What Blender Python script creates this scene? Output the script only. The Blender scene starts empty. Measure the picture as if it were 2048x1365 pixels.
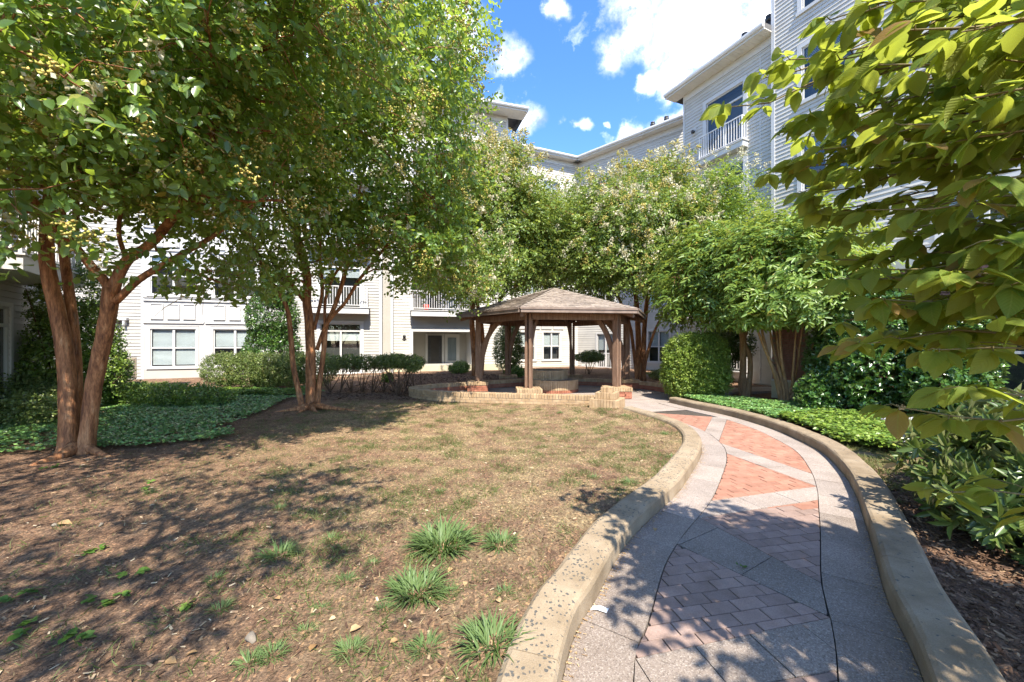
import bpy, math, random
import numpy as np
from mathutils import Matrix, Vector

random.seed(7)
rng = np.random.default_rng(7)
R_ = math.radians
scene = bpy.context.scene
COL = scene.collection

# ------------------------------------------------------------------ camera, sky, sun, exposure
CAM_H, F_PX, HORIZON = 1.65, 800.0, 686.0
cam_d = bpy.data.cameras.new('camera')
cam = bpy.data.objects.new('camera', cam_d)
COL.objects.link(cam)
cam.location = (0, 0, CAM_H)
cam.rotation_euler = (R_(90), 0, 0)
cam_d.sensor_width = 36.0
cam_d.lens = 36.0 * F_PX / 2048.0
cam_d.shift_y = -(1365 / 2 - HORIZON) / 2048.0
cam_d.clip_start = 0.05
cam_d.clip_end = 3000
scene.camera = cam

SUN_EL, SUN_AZ = R_(53), (0.25, -0.97)          # horizontal direction towards the sun
sun_vec = Vector((SUN_AZ[0], SUN_AZ[1], 0)).normalized() * math.cos(SUN_EL) + Vector((0, 0, math.sin(SUN_EL)))
sd = bpy.data.lights.new('sun', 'SUN')
sd.energy = 3.1
sd.angle = R_(0.55)
sd.color = (1.0, 0.935, 0.82)
sun = bpy.data.objects.new('sun', sd)
COL.objects.link(sun)
sun.location = (0, 0, 40)
sun.rotation_euler = sun_vec.to_track_quat('Z', 'Y').to_euler()

world = bpy.data.worlds.new('World')
scene.world = world
world.use_nodes = True
wt = world.node_tree
wn, wl = wt.nodes, wt.links
wn.clear()


def W(px, py, Y):
    """a measured point at distance Y in metres"""
    return Vector(((px - 1024.0) * Y / F_PX, Y, CAM_H - (py - HORIZON) * Y / F_PX))


def G(px, py):
    Y = F_PX * CAM_H / (py - HORIZON)
    return ((px - 1024.0) * Y / F_PX, Y)


def build_world():
    out = wn.new('ShaderNodeOutputWorld')
    bg = wn.new('ShaderNodeBackground')
    bg.inputs['Strength'].default_value = 0.15
    sky = wn.new('ShaderNodeTexSky')
    sky.sky_type = 'NISHITA'
    sky.sun_disc = False
    sky.sun_elevation = SUN_EL
    sky.sun_rotation = math.atan2(SUN_AZ[0], SUN_AZ[1])
    sky.altitude = 60
    sky.air_density = 1.0
    sky.dust_density = 0.35
    sky.ozone_density = 3.2
    hs = wn.new('ShaderNodeHueSaturation')
    hs.inputs['Hue'].default_value = 0.506
    hs.inputs['Saturation'].default_value = 1.22
    hs.inputs['Value'].default_value = 0.74
    wl.new(sky.outputs[0], hs.inputs['Color'])
    tc = wn.new('ShaderNodeTexCoord')
    n1 = wn.new('ShaderNodeTexNoise')
    n1.inputs['Scale'].default_value = 9.0
    n1.inputs['Detail'].default_value = 9.0
    n1.inputs['Roughness'].default_value = 0.62
    wl.new(tc.outputs['Generated'], n1.inputs['Vector'])
    # warp the direction so that the cloud outlines billow
    sub = wn.new('ShaderNodeVectorMath'); sub.operation = 'SUBTRACT'
    wl.new(n1.outputs['Color'], sub.inputs[0]); sub.inputs[1].default_value = (0.5, 0.5, 0.5)
    sc = wn.new('ShaderNodeVectorMath'); sc.operation = 'SCALE'
    wl.new(sub.outputs[0], sc.inputs[0]); sc.inputs['Scale'].default_value = 0.11
    add = wn.new('ShaderNodeVectorMath'); add.operation = 'ADD'
    wl.new(tc.outputs['Generated'], add.inputs[0]); wl.new(sc.outputs[0], add.inputs[1])
    clouds = [(1270, 15, 58, .95), (1345, 60, 62, 1), (1430, 50, 72, 1.1), (1500, 60, 60, 1.1), (1240, 95, 34, .8), (1270, 70, 40, .9), (1400, 105, 40, .9),
              (1305, 160, 24, 1.1), (1350, 163, 30, 1.1), (1220, 130, 24, .75), (1118, 22, 20, .75), (1005, 118, 28, .95), (1030, 128, 24, .9),
              (1055, 232, 23, .95), (1167, 236, 16, 1.1), (1145, 243, 12, .8), (1113, 238, 11, .6), (1222, 248, 8, .6), (1272, 268, 24, 1.1), (1305, 272, 26, 1.1),
              (1345, 258, 30, 1.2), (1400, 250, 40, 1.2), (900, 60, 60, 1), (700, 150, 80, .9), (300, 100, 90, 1), (1800, 120, 90, 1), (1950, 330, 80, 1), (80, 330, 70, 1)]
    prev = None
    for px, py, r, k in clouds:
        d = Vector(((px - 1024) / F_PX, 1, (HORIZON - py) / F_PX))
        L = d.length
        d.normalize()
        dist = wn.new('ShaderNodeVectorMath'); dist.operation = 'DISTANCE'
        wl.new(add.outputs[0], dist.inputs[0]); dist.inputs[1].default_value = d
        mr = wn.new('ShaderNodeMapRange'); mr.interpolation_type = 'SMOOTHSTEP'
        mr.inputs['From Min'].default_value = r * 1.45 / F_PX / L
        mr.inputs['From Max'].default_value = r * 0.1 / F_PX / L
        mr.inputs['To Min'].default_value = 0.0
        mr.inputs['To Max'].default_value = k
        wl.new(dist.outputs['Value'], mr.inputs['Value'])
        if prev is None:
            prev = mr.outputs[0]
        else:
            a = wn.new('ShaderNodeMath'); a.operation = 'MAXIMUM'
            wl.new(prev, a.inputs[0]); wl.new(mr.outputs[0], a.inputs[1])
            prev = a.outputs[0]
    # the rest of the sky carries the same broken cumulus
    n2 = wn.new('ShaderNodeTexNoise')
    n2.noise_dimensions = '4D'
    n2.inputs['W'].default_value = 8.3
    n2.inputs['Scale'].default_value = 2.6
    n2.inputs['Detail'].default_value = 8
    n2.inputs['Roughness'].default_value = 0.6
    wl.new(add.outputs[0], n2.inputs['Vector'])
    far = wn.new('ShaderNodeMapRange')
    far.inputs['From Min'].default_value = 0.545
    far.inputs['From Max'].default_value = 0.66
    wl.new(n2.outputs['Fac'], far.inputs['Value'])
    mx = wn.new('ShaderNodeMath'); mx.operation = 'MAXIMUM'
    wl.new(prev, mx.inputs[0]); wl.new(far.outputs[0], mx.inputs[1])
    n3 = wn.new('ShaderNodeTexNoise')
    n3.inputs['Scale'].default_value = 22
    n3.inputs['Detail'].default_value = 8
    n3.inputs['Roughness'].default_value = 0.65
    wl.new(add.outputs[0], n3.inputs['Vector'])
    er = wn.new('ShaderNodeMapRange')
    er.inputs['From Min'].default_value = 0.3
    er.inputs['From Max'].default_value = 0.68
    er.inputs['To Min'].default_value = 0.2
    er.inputs['To Max'].default_value = 1.0
    wl.new(n3.outputs['Fac'], er.inputs['Value'])
    fac = wn.new('ShaderNodeMath'); fac.operation = 'MULTIPLY'; fac.use_clamp = True
    wl.new(mx.outputs[0], fac.inputs[0]); wl.new(er.outputs[0], fac.inputs[1])
    ccol = wn.new('ShaderNodeMix'); ccol.data_type = 'RGBA'
    ccol.inputs['A'].default_value = (1.45, 1.6, 1.85, 1)
    ccol.inputs['B'].default_value = (10.5, 10.3, 10.0, 1)
    body = wn.new('ShaderNodeMapRange')
    body.inputs['From Min'].default_value = 0.36
    body.inputs['From Max'].default_value = 0.60
    wl.new(n1.outputs['Fac'], body.inputs['Value'])
    wl.new(body.outputs[0], ccol.inputs['Factor'])
    mix = wn.new('ShaderNodeMix'); mix.data_type = 'RGBA'
    wl.new(fac.outputs[0], mix.inputs['Factor'])
    wl.new(hs.outputs[0], mix.inputs['A'])
    wl.new(ccol.outputs['Result'], mix.inputs['B'])
    wl.new(mix.outputs['Result'], bg.inputs['Color'])
    wl.new(bg.outputs[0], out.inputs['Surface'])


build_world()
scene.render.engine = 'CYCLES'
scene.cycles.use_denoising = True
scene.cycles.max_bounces = 8
scene.cycles.diffuse_bounces = 5
scene.cycles.glossy_bounces = 2
scene.cycles.transmission_bounces = 4
scene.cycles.transparent_max_bounces = 8
scene.cycles.caustics_reflective = False
scene.cycles.caustics_refractive = False
scene.cycles.sample_clamp_indirect = 6
scene.view_settings.view_transform = 'Standard'
scene.view_settings.look = 'None'
scene.view_settings.gamma = 1
scene.view_settings.exposure = 1.95

# ------------------------------------------------------------------ object helpers


def tag(o, label=None, cat=None, group=None, kind=None):
    if label: o['label'] = label
    if cat: o['category'] = cat
    if group: o['group'] = group
    if kind: o['kind'] = kind
    return o


WM = {}


def place(o, parent=None, M=None):
    """link o with world matrix M below parent"""
    M = M if M is not None else Matrix.Identity(4)
    COL.objects.link(o)
    if parent is not None:
        o.parent = parent
        o.matrix_parent_inverse = Matrix.Identity(4)
        o.matrix_basis = WM[parent.name].inverted() @ M
    else:
        o.matrix_basis = M
    WM[o.name] = M.copy()
    return o


def empty(name, loc, rz=0.0):
    o = bpy.data.objects.new(name, None)
    o.empty_display_size = 0.2
    return place(o, None, Matrix.Translation(Vector(loc)) @ Matrix.Rotation(rz, 4, 'Z'))


class MB:
    def __init__(s):
        s.v, s.f, s.sm = [], [], []

    def add(s, verts, faces, smooth=False):
        o = len(s.v)
        s.v += [tuple(v) for v in verts]
        s.f += [tuple(i + o for i in f) for f in faces]
        s.sm += [smooth] * len(faces)
        return s

    def box(s, x0, x1, y0, y1, z0, z1):
        v = [(x0, y0, z0), (x1, y0, z0), (x1, y1, z0), (x0, y1, z0), (x0, y0, z1), (x1, y0, z1), (x1, y1, z1), (x0, y1, z1)]
        return s.add(v, [(3, 2, 1, 0), (4, 5, 6, 7), (0, 1, 5, 4), (1, 2, 6, 5), (2, 3, 7, 6), (3, 0, 4, 7)])

    def bbox(s, x0, x1, y0, y1, z0, z1, b):
        """box with chamfered top and vertical edges"""
        def ring(i, z):
            return [(x0 + i + b, y0 + i, z), (x1 - i - b, y0 + i, z), (x1 - i, y0 + i + b, z), (x1 - i, y1 - i - b, z),
                    (x1 - i - b, y1 - i, z), (x0 + i + b, y1 - i, z), (x0 + i, y1 - i - b, z), (x0 + i, y0 + i + b, z)]
        v = ring(0, z0) + ring(0, z1 - b) + ring(b, z1)
        f = [tuple(reversed(range(8)))]
        for k in (0, 8):
            for i in range(8):
                f.append((k + i, k + (i + 1) % 8, k + 8 + (i + 1) % 8, k + 8 + i))
        f.append(tuple(range(16, 24)))
        return s.add(v, f)

    def prism(s, poly, z0, z1, inset=0.0):
        """extruded ground polygon, counter-clockwise, optional top chamfer"""
        n = len(poly)
        c = np.mean(np.array(poly), axis=0)
        top = []
        for p in poly:
            d = np.array(p) - c
            L = max(1e-6, np.linalg.norm(d))
            top.append(np.array(p) - d / L * inset)
        v = [(p[0], p[1], z0) for p in poly]
        if inset > 0:
            v += [(p[0], p[1], z1 - inset) for p in poly] + [(p[0], p[1], z1) for p in top]
            f = [tuple(reversed(range(n)))]
            for k in (0, n):
                f += [(k + i, k + (i + 1) % n, k + n + (i + 1) % n, k + n + i) for i in range(n)]
            f.append(tuple(range(2 * n, 3 * n)))
        else:
            v += [(p[0], p[1], z1) for p in poly]
            f = [tuple(reversed(range(n))), tuple(range(n, 2 * n))]
            f += [(i, (i + 1) % n, n + (i + 1) % n, n + i) for i in range(n)]
        return s.add(v, f)

    def tube(s, pts, rad, n=8, rough=0.0, cap=True, seed=0):
        rr = random.Random(seed + len(s.v))
        pts = [Vector(p) for p in pts]
        m = len(pts)
        up = Vector((0.13, 0.71, 0.3))
        vs = []
        ph = rr.random() * 6
        lob = [rr.uniform(-1, 1) for _ in range(n)]
        for i, p in enumerate(pts):
            t = (pts[min(i + 1, m - 1)] - pts[max(i - 1, 0)])
            if t.length < 1e-7: t = Vector((0, 0, 1))
            t.normalize()
            a = t.cross(up)
            if a.length < 1e-3: a = t.cross(Vector((1, 0, 0)))
            a.normalize()
            b = t.cross(a)
            r = rad[i] if hasattr(rad, '__len__') else rad
            for k in range(n):
                th = 2 * math.pi * k / n
                q = r * (1 + rough * (0.6 * lob[k] + 0.5 * math.sin(3 * th + ph + i * .5) * math.sin(i * .8 + ph) + rr.uniform(-.25, .25)))
                vs.append(p + a * (q * math.cos(th)) + b * (q * math.sin(th)))
        f = []
        for i in range(m - 1):
            for k in range(n):
                f.append((i * n + k, i * n + (k + 1) % n, (i + 1) * n + (k + 1) % n, (i + 1) * n + k))
        if cap:
            f.append(tuple(reversed(range(n))))
            f.append(tuple((m - 1) * n + k for k in range(n)))
        return s.add(vs, f, True)

    def mesh(s, name, mat):
        me = bpy.data.meshes.new(name)
        me.from_pydata(s.v, [], s.f)
        me.polygons.foreach_set('use_smooth', s.sm)
        if mat: me.materials.append(mat)
        me.update()
        return me

    def build(s, name, mat, parent=None, M=None):
        return place(bpy.data.objects.new(name, s.mesh(name, mat)), parent, M)


def linked(name, me, parent=None, M=None):
    return place(bpy.data.objects.new(name, me), parent, M)


def np_mesh(name, V, F, mat, attrs=None, uv=None, smooth=False):
    """V (n,3), F (m,k) constant k"""
    me = bpy.data.meshes.new(name)
    V = np.ascontiguousarray(V, dtype=np.float32)
    F = np.ascontiguousarray(F, dtype=np.int32)
    n, (m, k) = len(V), F.shape
    me.vertices.add(n)
    me.vertices.foreach_set('co', V.ravel())
    me.loops.add(m * k)
    me.loops.foreach_set('vertex_index', F.ravel())
    me.polygons.add(m)
    me.polygons.foreach_set('loop_start', np.arange(0, m * k, k, dtype=np.int32))
    if smooth:
        me.polygons.foreach_set('use_smooth', np.ones(m, dtype=bool))
    for an, arr in (attrs or {}).items():
        a = me.attributes.new(an, 'FLOAT', 'POINT')
        a.data.foreach_set('value', np.ascontiguousarray(arr, dtype=np.float32))
    if uv is not None:
        l = me.uv_layers.new(name='UVMap')
        l.data.foreach_set('uv', np.ascontiguousarray(uv[F.ravel()], dtype=np.float32).ravel())
    if mat: me.materials.append(mat)
    me.update(calc_edges=True)
    return me


def catmull(pts, n):
    P = [np.array(p, dtype=float) for p in pts]
    P = [2 * P[0] - P[1]] + P + [2 * P[-1] - P[-2]]
    out = []
    for i in range(1, len(P) - 2):
        for k in range(n):
            t = k / n
            a, b, c, d = P[i - 1], P[i], P[i + 1], P[i + 2]
            out.append(0.5 * ((2 * b) + (-a + c) * t + (2 * a - 5 * b + 4 * c - d) * t * t + (-a + 3 * b - 3 * c + d) * t ** 3))
    out.append(P[-2])
    return np.array(out)


def resample(C, step=None, n=None):
    d = np.r_[0, np.cumsum(np.linalg.norm(np.diff(C, axis=0), axis=1))]
    if n is None: n = max(2, int(round(d[-1] / step)) + 1)
    s = np.linspace(0, d[-1], n)
    return np.stack([np.interp(s, d, C[:, j]) for j in range(C.shape[1])], 1)


def normals2(C):
    t = np.gradient(C, axis=0)
    t /= np.linalg.norm(t, axis=1)[:, None]
    return np.stack([t[:, 1], -t[:, 0]], 1)          # to the right of travel


def vnoise(x, y, seed=0):
    x, y = np.asarray(x, float), np.asarray(y, float)
    xi, yi = np.floor(x).astype(np.int64), np.floor(y).astype(np.int64)
    xf, yf = x - xi, y - yi
    xf, yf = xf * xf * (3 - 2 * xf), yf * yf * (3 - 2 * yf)

    def h(a, b):
        v = (a * 374761393 + b * 668265263 + seed * 144665) & 0x7fffffff
        v = ((v ^ (v >> 13)) * 1274126177) & 0x7fffffff
        return ((v ^ (v >> 16)) & 0xffff) / 65535.0
    return (h(xi, yi) * (1 - xf) + h(xi + 1, yi) * xf) * (1 - yf) + (h(xi, yi + 1) * (1 - xf) + h(xi + 1, yi + 1) * xf) * yf


def fbm(x, y, seed=0, oct=3):
    s, a, t = 0, 1.0, 0
    for i in range(oct):
        s = s + a * vnoise(x * 2 ** i, y * 2 ** i, seed + i * 17)
        t += a
        a *= .5
    return s / t


def inside(poly, x, y):
    poly = np.asarray(poly)
    x, y = np.asarray(x), np.asarray(y)
    r = np.zeros(x.shape, bool)
    j = len(poly) - 1
    for i in range(len(poly)):
        xi, yi = poly[i][0], poly[i][1]
        xj, yj = poly[j][0], poly[j][1]
        c = ((yi > y) != (yj > y)) & (x < (xj - xi) * (y - yi) / (yj - yi + 1e-12) + xi)
        r ^= c
        j = i
    return r


# ------------------------------------------------------------------ materials


def new_mat(name):
    m = bpy.data.materials.new(name)
    m.use_nodes = True
    nt = m.node_tree
    nt.nodes.clear()
    out = nt.nodes.new('ShaderNodeOutputMaterial')
    return m, nt, nt.nodes, nt.links, out


def bsdf(nodes, links, out, rough=.8, spec=.3, metal=0):
    b = nodes.new('ShaderNodeBsdfPrincipled')
    b.inputs['Roughness'].default_value = rough
    b.inputs['Metallic'].default_value = metal
    b.inputs['Specular IOR Level'].default_value = spec
    links.new(b.outputs[0], out.inputs['Surface'])
    return b


def ramp(nodes, stops):
    r = nodes.new('ShaderNodeValToRGB')
    e = r.color_ramp.elements
    while len(e) < len(stops): e.new(0.5)
    for i, (p, c) in enumerate(stops):
        e[i].position = p
        e[i].color = (*c, 1)
    return r


def noise(nodes, links, vec, scale, detail=6, rough=.6):
    n = nodes.new('ShaderNodeTexNoise')
    n.inputs['Scale'].default_value = scale
    n.inputs['Detail'].default_value = detail
    n.inputs['Roughness'].default_value = rough
    if vec is not None: links.new(vec, n.inputs['Vector'])
    return n


def mixc(nodes, links, fac, a, b, blend='MIX'):
    m = nodes.new('ShaderNodeMix')
    m.data_type = 'RGBA'
    m.blend_type = blend
    for sock, v in (('Factor', fac), ('A', a), ('B', b)):
        if isinstance(v, (int, float)): m.inputs[sock].default_value = v
        elif isinstance(v, tuple): m.inputs[sock].default_value = (*v, 1)
        else: links.new(v, m.inputs[sock])
    return m.outputs['Result']


def bump(nodes, links, b, h, strength, dist):
    n = nodes.new('ShaderNodeBump')
    n.inputs['Strength'].default_value = strength
    n.inputs['Distance'].default_value = dist
    links.new(h, n.inputs['Height'])
    links.new(n.outputs[0], b.inputs['Normal'])


def surf(name, stops, scale=6, rough=.85, spec=.25, bumps=.3, bdist=.005, stretch=None, rand=0.0, fine=None, metal=0, coords='Position', dirt=None):
    """mottled surface: ramp over noise, per-object variation, fine grain, optional stains"""
    m, nt, N, L, out = new_mat(name)
    b = bsdf(N, L, out, rough, spec, metal)
    if coords == 'Position':
        g = N.new('ShaderNodeNewGeometry'); vec = g.outputs['Position']
    else:
        g = N.new('ShaderNodeTexCoord'); vec = g.outputs['Object']
    if stretch:
        mp = N.new('ShaderNodeMapping')
        mp.inputs['Scale'].default_value = stretch
        L.new(vec, mp.inputs['Vector'])
        vec = mp.outputs[0]
    n = noise(N, L, vec, scale)
    r = ramp(N, stops)
    L.new(n.outputs['Fac'], r.inputs[0])
    c = r.outputs[0]
    if fine:
        n2 = noise(N, L, vec, fine[0], 4, .7)
        r2 = ramp(N, [(.35, (1 - fine[1],) * 3), (.65, (1 + fine[1],) * 3)])
        L.new(n2.outputs['Fac'], r2.inputs[0])
        c = mixc(N, L, 1.0, c, r2.outputs[0], 'MULTIPLY')
    if dirt:
        n3 = noise(N, L, vec, dirt[0], 5, .65)
        r3 = ramp(N, [(dirt[1], (0, 0, 0)), (dirt[1] + .15, (1, 1, 1))])
        L.new(n3.outputs['Fac'], r3.inputs[0])
        c = mixc(N, L, r3.outputs[0], c, dirt[2])
    if rand:
        oi = N.new('ShaderNodeObjectInfo')
        r3 = ramp(N, [(0, (1 - rand,) * 3), (1, (1 + rand,) * 3)])
        L.new(oi.outputs['Random'], r3.inputs[0])
        c = mixc(N, L, 1.0, c, r3.outputs[0], 'MULTIPLY')
    L.new(c, b.inputs['Base Color'])
    if bumps:
        hn = noise(N, L, vec, (fine[0] if fine else scale * 6), 5, .6)
        bump(N, L, b, hn.outputs['Fac'], bumps, bdist)
    return m


def leaf_mat(name, stops, trans=.35, rough=.45, spec=.35, back=None, tr_col=(.30, .42, .03), veins=False):
    m, nt, N, L, out = new_mat(name)
    a = N.new('ShaderNodeAttribute'); a.attribute_name = 'rnd'
    r = ramp(N, stops)
    L.new(a.outputs['Fac'], r.inputs[0])
    c = r.outputs[0]
    g = N.new('ShaderNodeNewGeometry')
    b = N.new('ShaderNodeBsdfPrincipled')
    b.inputs['Roughness'].default_value = rough
    b.inputs['Specular IOR Level'].default_value = spec
    if veins:
        uv = N.new('ShaderNodeUVMap'); uv.uv_map = 'UVMap'
        sx = N.new('ShaderNodeSeparateXYZ'); L.new(uv.outputs[0], sx.inputs[0])
        ab = N.new('ShaderNodeMath'); ab.operation = 'ABSOLUTE'; L.new(sx.outputs['Y'], ab.inputs[0])
        ma = N.new('ShaderNodeMath'); ma.operation = 'MULTIPLY_ADD'
        L.new(ab.outputs[0], ma.inputs[0]); ma.inputs[1].default_value = -0.42; L.new(sx.outputs['X'], ma.inputs[2])
        mu = N.new('ShaderNodeMath'); mu.operation = 'MULTIPLY'; L.new(ma.outputs[0], mu.inputs[0]); mu.inputs[1].default_value = 9.0
        fr = N.new('ShaderNodeMath'); fr.operation = 'PINGPONG'; L.new(mu.outputs[0], fr.inputs[0]); fr.inputs[1].default_value = .5
        vr = ramp(N, [(0.0, (1, 1, 1)), (0.09, (0, 0, 0))])
        L.new(fr.outputs[0], vr.inputs[0])
        mid = ramp(N, [(0.02, (1, 1, 1)), (0.07, (0, 0, 0))])
        L.new(ab.outputs[0], mid.inputs[0])
        mxx = N.new('ShaderNodeMath'); mxx.operation = 'MAXIMUM'
        L.new(vr.outputs[0], mxx.inputs[0]); L.new(mid.outputs[0], mxx.inputs[1])
        half = N.new('ShaderNodeMath'); half.operation = 'MULTIPLY'; L.new(mxx.outputs[0], half.inputs[0]); half.inputs[1].default_value = .55
        c = mixc(N, L, half.outputs[0], c, (.30, .31, .07))
        bump(N, L, b, fr.outputs[0], .5, .006)
    if back:
        c = mixc(N, L, g.outputs['Backfacing'], c, back)
    L.new(c, b.inputs['Base Color'])
    t = N.new('ShaderNodeBsdfTranslucent')
    tc = mixc(N, L, .45, c, tr_col)
    L.new(tc, t.inputs['Color'])
    mx = N.new('ShaderNodeMixShader')
    mx.inputs[0].default_value = trans
    L.new(b.outputs[0], mx.inputs[1]); L.new(t.outputs[0], mx.inputs[2])
    L.new(mx.outputs[0], out.inputs['Surface'])
    return m


def aggregate(name, base, dark, light, scale=150):
    """exposed aggregate concrete: small stones of several tones, a pebbly relief"""
    m, nt, N, L, out = new_mat(name)
    b = bsdf(N, L, out, .8, .3)
    g = N.new('ShaderNodeNewGeometry')
    v = N.new('ShaderNodeTexVoronoi')
    v.inputs['Scale'].default_value = scale
    L.new(g.outputs['Position'], v.inputs['Vector'])
    sp = N.new('ShaderNodeSeparateColor'); L.new(v.outputs['Color'], sp.inputs[0])
    r = ramp(N, [(0, dark), (.25, base), (.7, base), (1, light)])
    L.new(sp.outputs[0], r.inputs[0])
    n = noise(N, L, g.outputs['Position'], 2.2, 5)
    r2 = ramp(N, [(.3, (.8, .78, .76)), (.7, (1.1, 1.1, 1.1))])
    L.new(n.outputs['Fac'], r2.inputs[0])
    c = mixc(N, L, 1.0, r.outputs[0], r2.outputs[0], 'MULTIPLY')
    oi = N.new('ShaderNodeObjectInfo')
    r3 = ramp(N, [(0, (.9, .9, .9)), (1, (1.08, 1.07, 1.06))])
    L.new(oi.outputs['Random'], r3.inputs[0])
    c = mixc(N, L, 1.0, c, r3.outputs[0], 'MULTIPLY')
    L.new(c, b.inputs['Base Color'])
    bump(N, L, b, v.outputs['Distance'], .5, .004)
    return m


def kerb_mat(name='worn_kerb_concrete', pits=.5, tone=1.0):
    m, nt, N, L, out = new_mat(name)
    b = bsdf(N, L, out, .9, .2)
    g = N.new('ShaderNodeNewGeometry')
    n = noise(N, L, g.outputs['Position'], 3.0, 6)
    r = ramp(N, [(.3, (.215 * tone, .158 * tone, .098 * tone)), (.55, (.31 * tone, .238 * tone, .158 * tone)), (.75, (.38 * tone, .305 * tone, .215 * tone))])
    L.new(n.outputs['Fac'], r.inputs[0])
    v = N.new('ShaderNodeTexVoronoi'); v.inputs['Scale'].default_value = 40
    wv = noise(N, L, g.outputs['Position'], 40, 3)
    wm = N.new('ShaderNodeVectorMath'); wm.operation = 'SCALE'; wm.inputs['Scale'].default_value = .035
    L.new(wv.outputs['Color'], wm.inputs[0])
    wa = N.new('ShaderNodeVectorMath'); wa.operation = 'ADD'
    L.new(g.outputs['Position'], wa.inputs[0]); L.new(wm.outputs[0], wa.inputs[1])
    L.new(wa.outputs[0], v.inputs['Vector'])
    sp = N.new('ShaderNodeSeparateColor'); L.new(v.outputs['Color'], sp.inputs[0])
    gt = N.new('ShaderNodeMath'); gt.operation = 'GREATER_THAN'; gt.inputs[1].default_value = pits
    L.new(sp.outputs[0], gt.inputs[0])
    lt = N.new('ShaderNodeMath'); lt.operation = 'LESS_THAN'; lt.inputs[1].default_value = .36
    L.new(v.outputs['Distance'], lt.inputs[0])
    pit = N.new('ShaderNodeMath'); pit.operation = 'MULTIPLY'
    L.new(gt.outputs[0], pit.inputs[0]); L.new(lt.outputs[0], pit.inputs[1])
    # worn stones show mostly on the top faces and in patches
    sn = N.new('ShaderNodeSeparateXYZ'); L.new(g.outputs['Normal'], sn.inputs[0])
    tp = N.new('ShaderNodeMapRange'); tp.inputs['From Min'].default_value = .3; tp.inputs['From Max'].default_value = .8
    L.new(sn.outputs['Z'], tp.inputs['Value'])
    pn = noise(N, L, g.outputs['Position'], 3.1, 5)
    pr = N.new('ShaderNodeMapRange'); pr.inputs['From Min'].default_value = .36; pr.inputs['From Max'].default_value = .48
    L.new(pn.outputs['Fac'], pr.inputs['Value'])
    p2 = N.new('ShaderNodeMath'); p2.operation = 'MULTIPLY'; L.new(pit.outputs[0], p2.inputs[0]); L.new(tp.outputs[0], p2.inputs[1])
    p3 = N.new('ShaderNodeMath'); p3.operation = 'MULTIPLY'; L.new(p2.outputs[0], p3.inputs[0]); L.new(pr.outputs[0], p3.inputs[1])
    c = mixc(N, L, p3.outputs[0], r.outputs[0], (.10, .095, .085))
    fn = noise(N, L, g.outputs['Position'], 160, 3, .7)
    fr = ramp(N, [(.3, (.82,) * 3), (.7, (1.15,) * 3)]); L.new(fn.outputs['Fac'], fr.inputs[0])
    c = mixc(N, L, 1.0, c, fr.outputs[0], 'MULTIPLY')
    L.new(c, b.inputs['Base Color'])
    hs = N.new('ShaderNodeMath'); hs.operation = 'MULTIPLY_ADD'; hs.inputs[1].default_value = -1.5
    L.new(p3.outputs[0], hs.inputs[0]); L.new(fn.outputs['Fac'], hs.inputs[2])
    bump(N, L, b, hs.outputs[0], .6, .006)
    return m


def glass_mat(name, tint=(.9, .95, .95)):
    m, nt, N, L, out = new_mat(name)
    t = N.new('ShaderNodeBsdfTransparent'); t.inputs[0].default_value = (*tint, 1)
    gl = N.new('ShaderNodeBsdfGlossy'); gl.inputs['Roughness'].default_value = .02
    fr = N.new('ShaderNodeLayerWeight'); fr.inputs['Blend'].default_value = .5
    pw = N.new('ShaderNodeMath'); pw.operation = 'POWER'; pw.inputs[1].default_value = 4.0
    L.new(fr.outputs['Facing'], pw.inputs[0])
    ad = N.new('ShaderNodeMath'); ad.operation = 'MULTIPLY_ADD'; ad.inputs[1].default_value = .7; ad.inputs[2].default_value = .10
    L.new(pw.outputs[0], ad.inputs[0])
    mx = N.new('ShaderNodeMixShader')
    L.new(ad.outputs[0], mx.inputs[0]); L.new(t.outputs[0], mx.inputs[1]); L.new(gl.outputs[0], mx.inputs[2])
    L.new(mx.outputs[0], out.inputs['Surface'])
    return m


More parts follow.
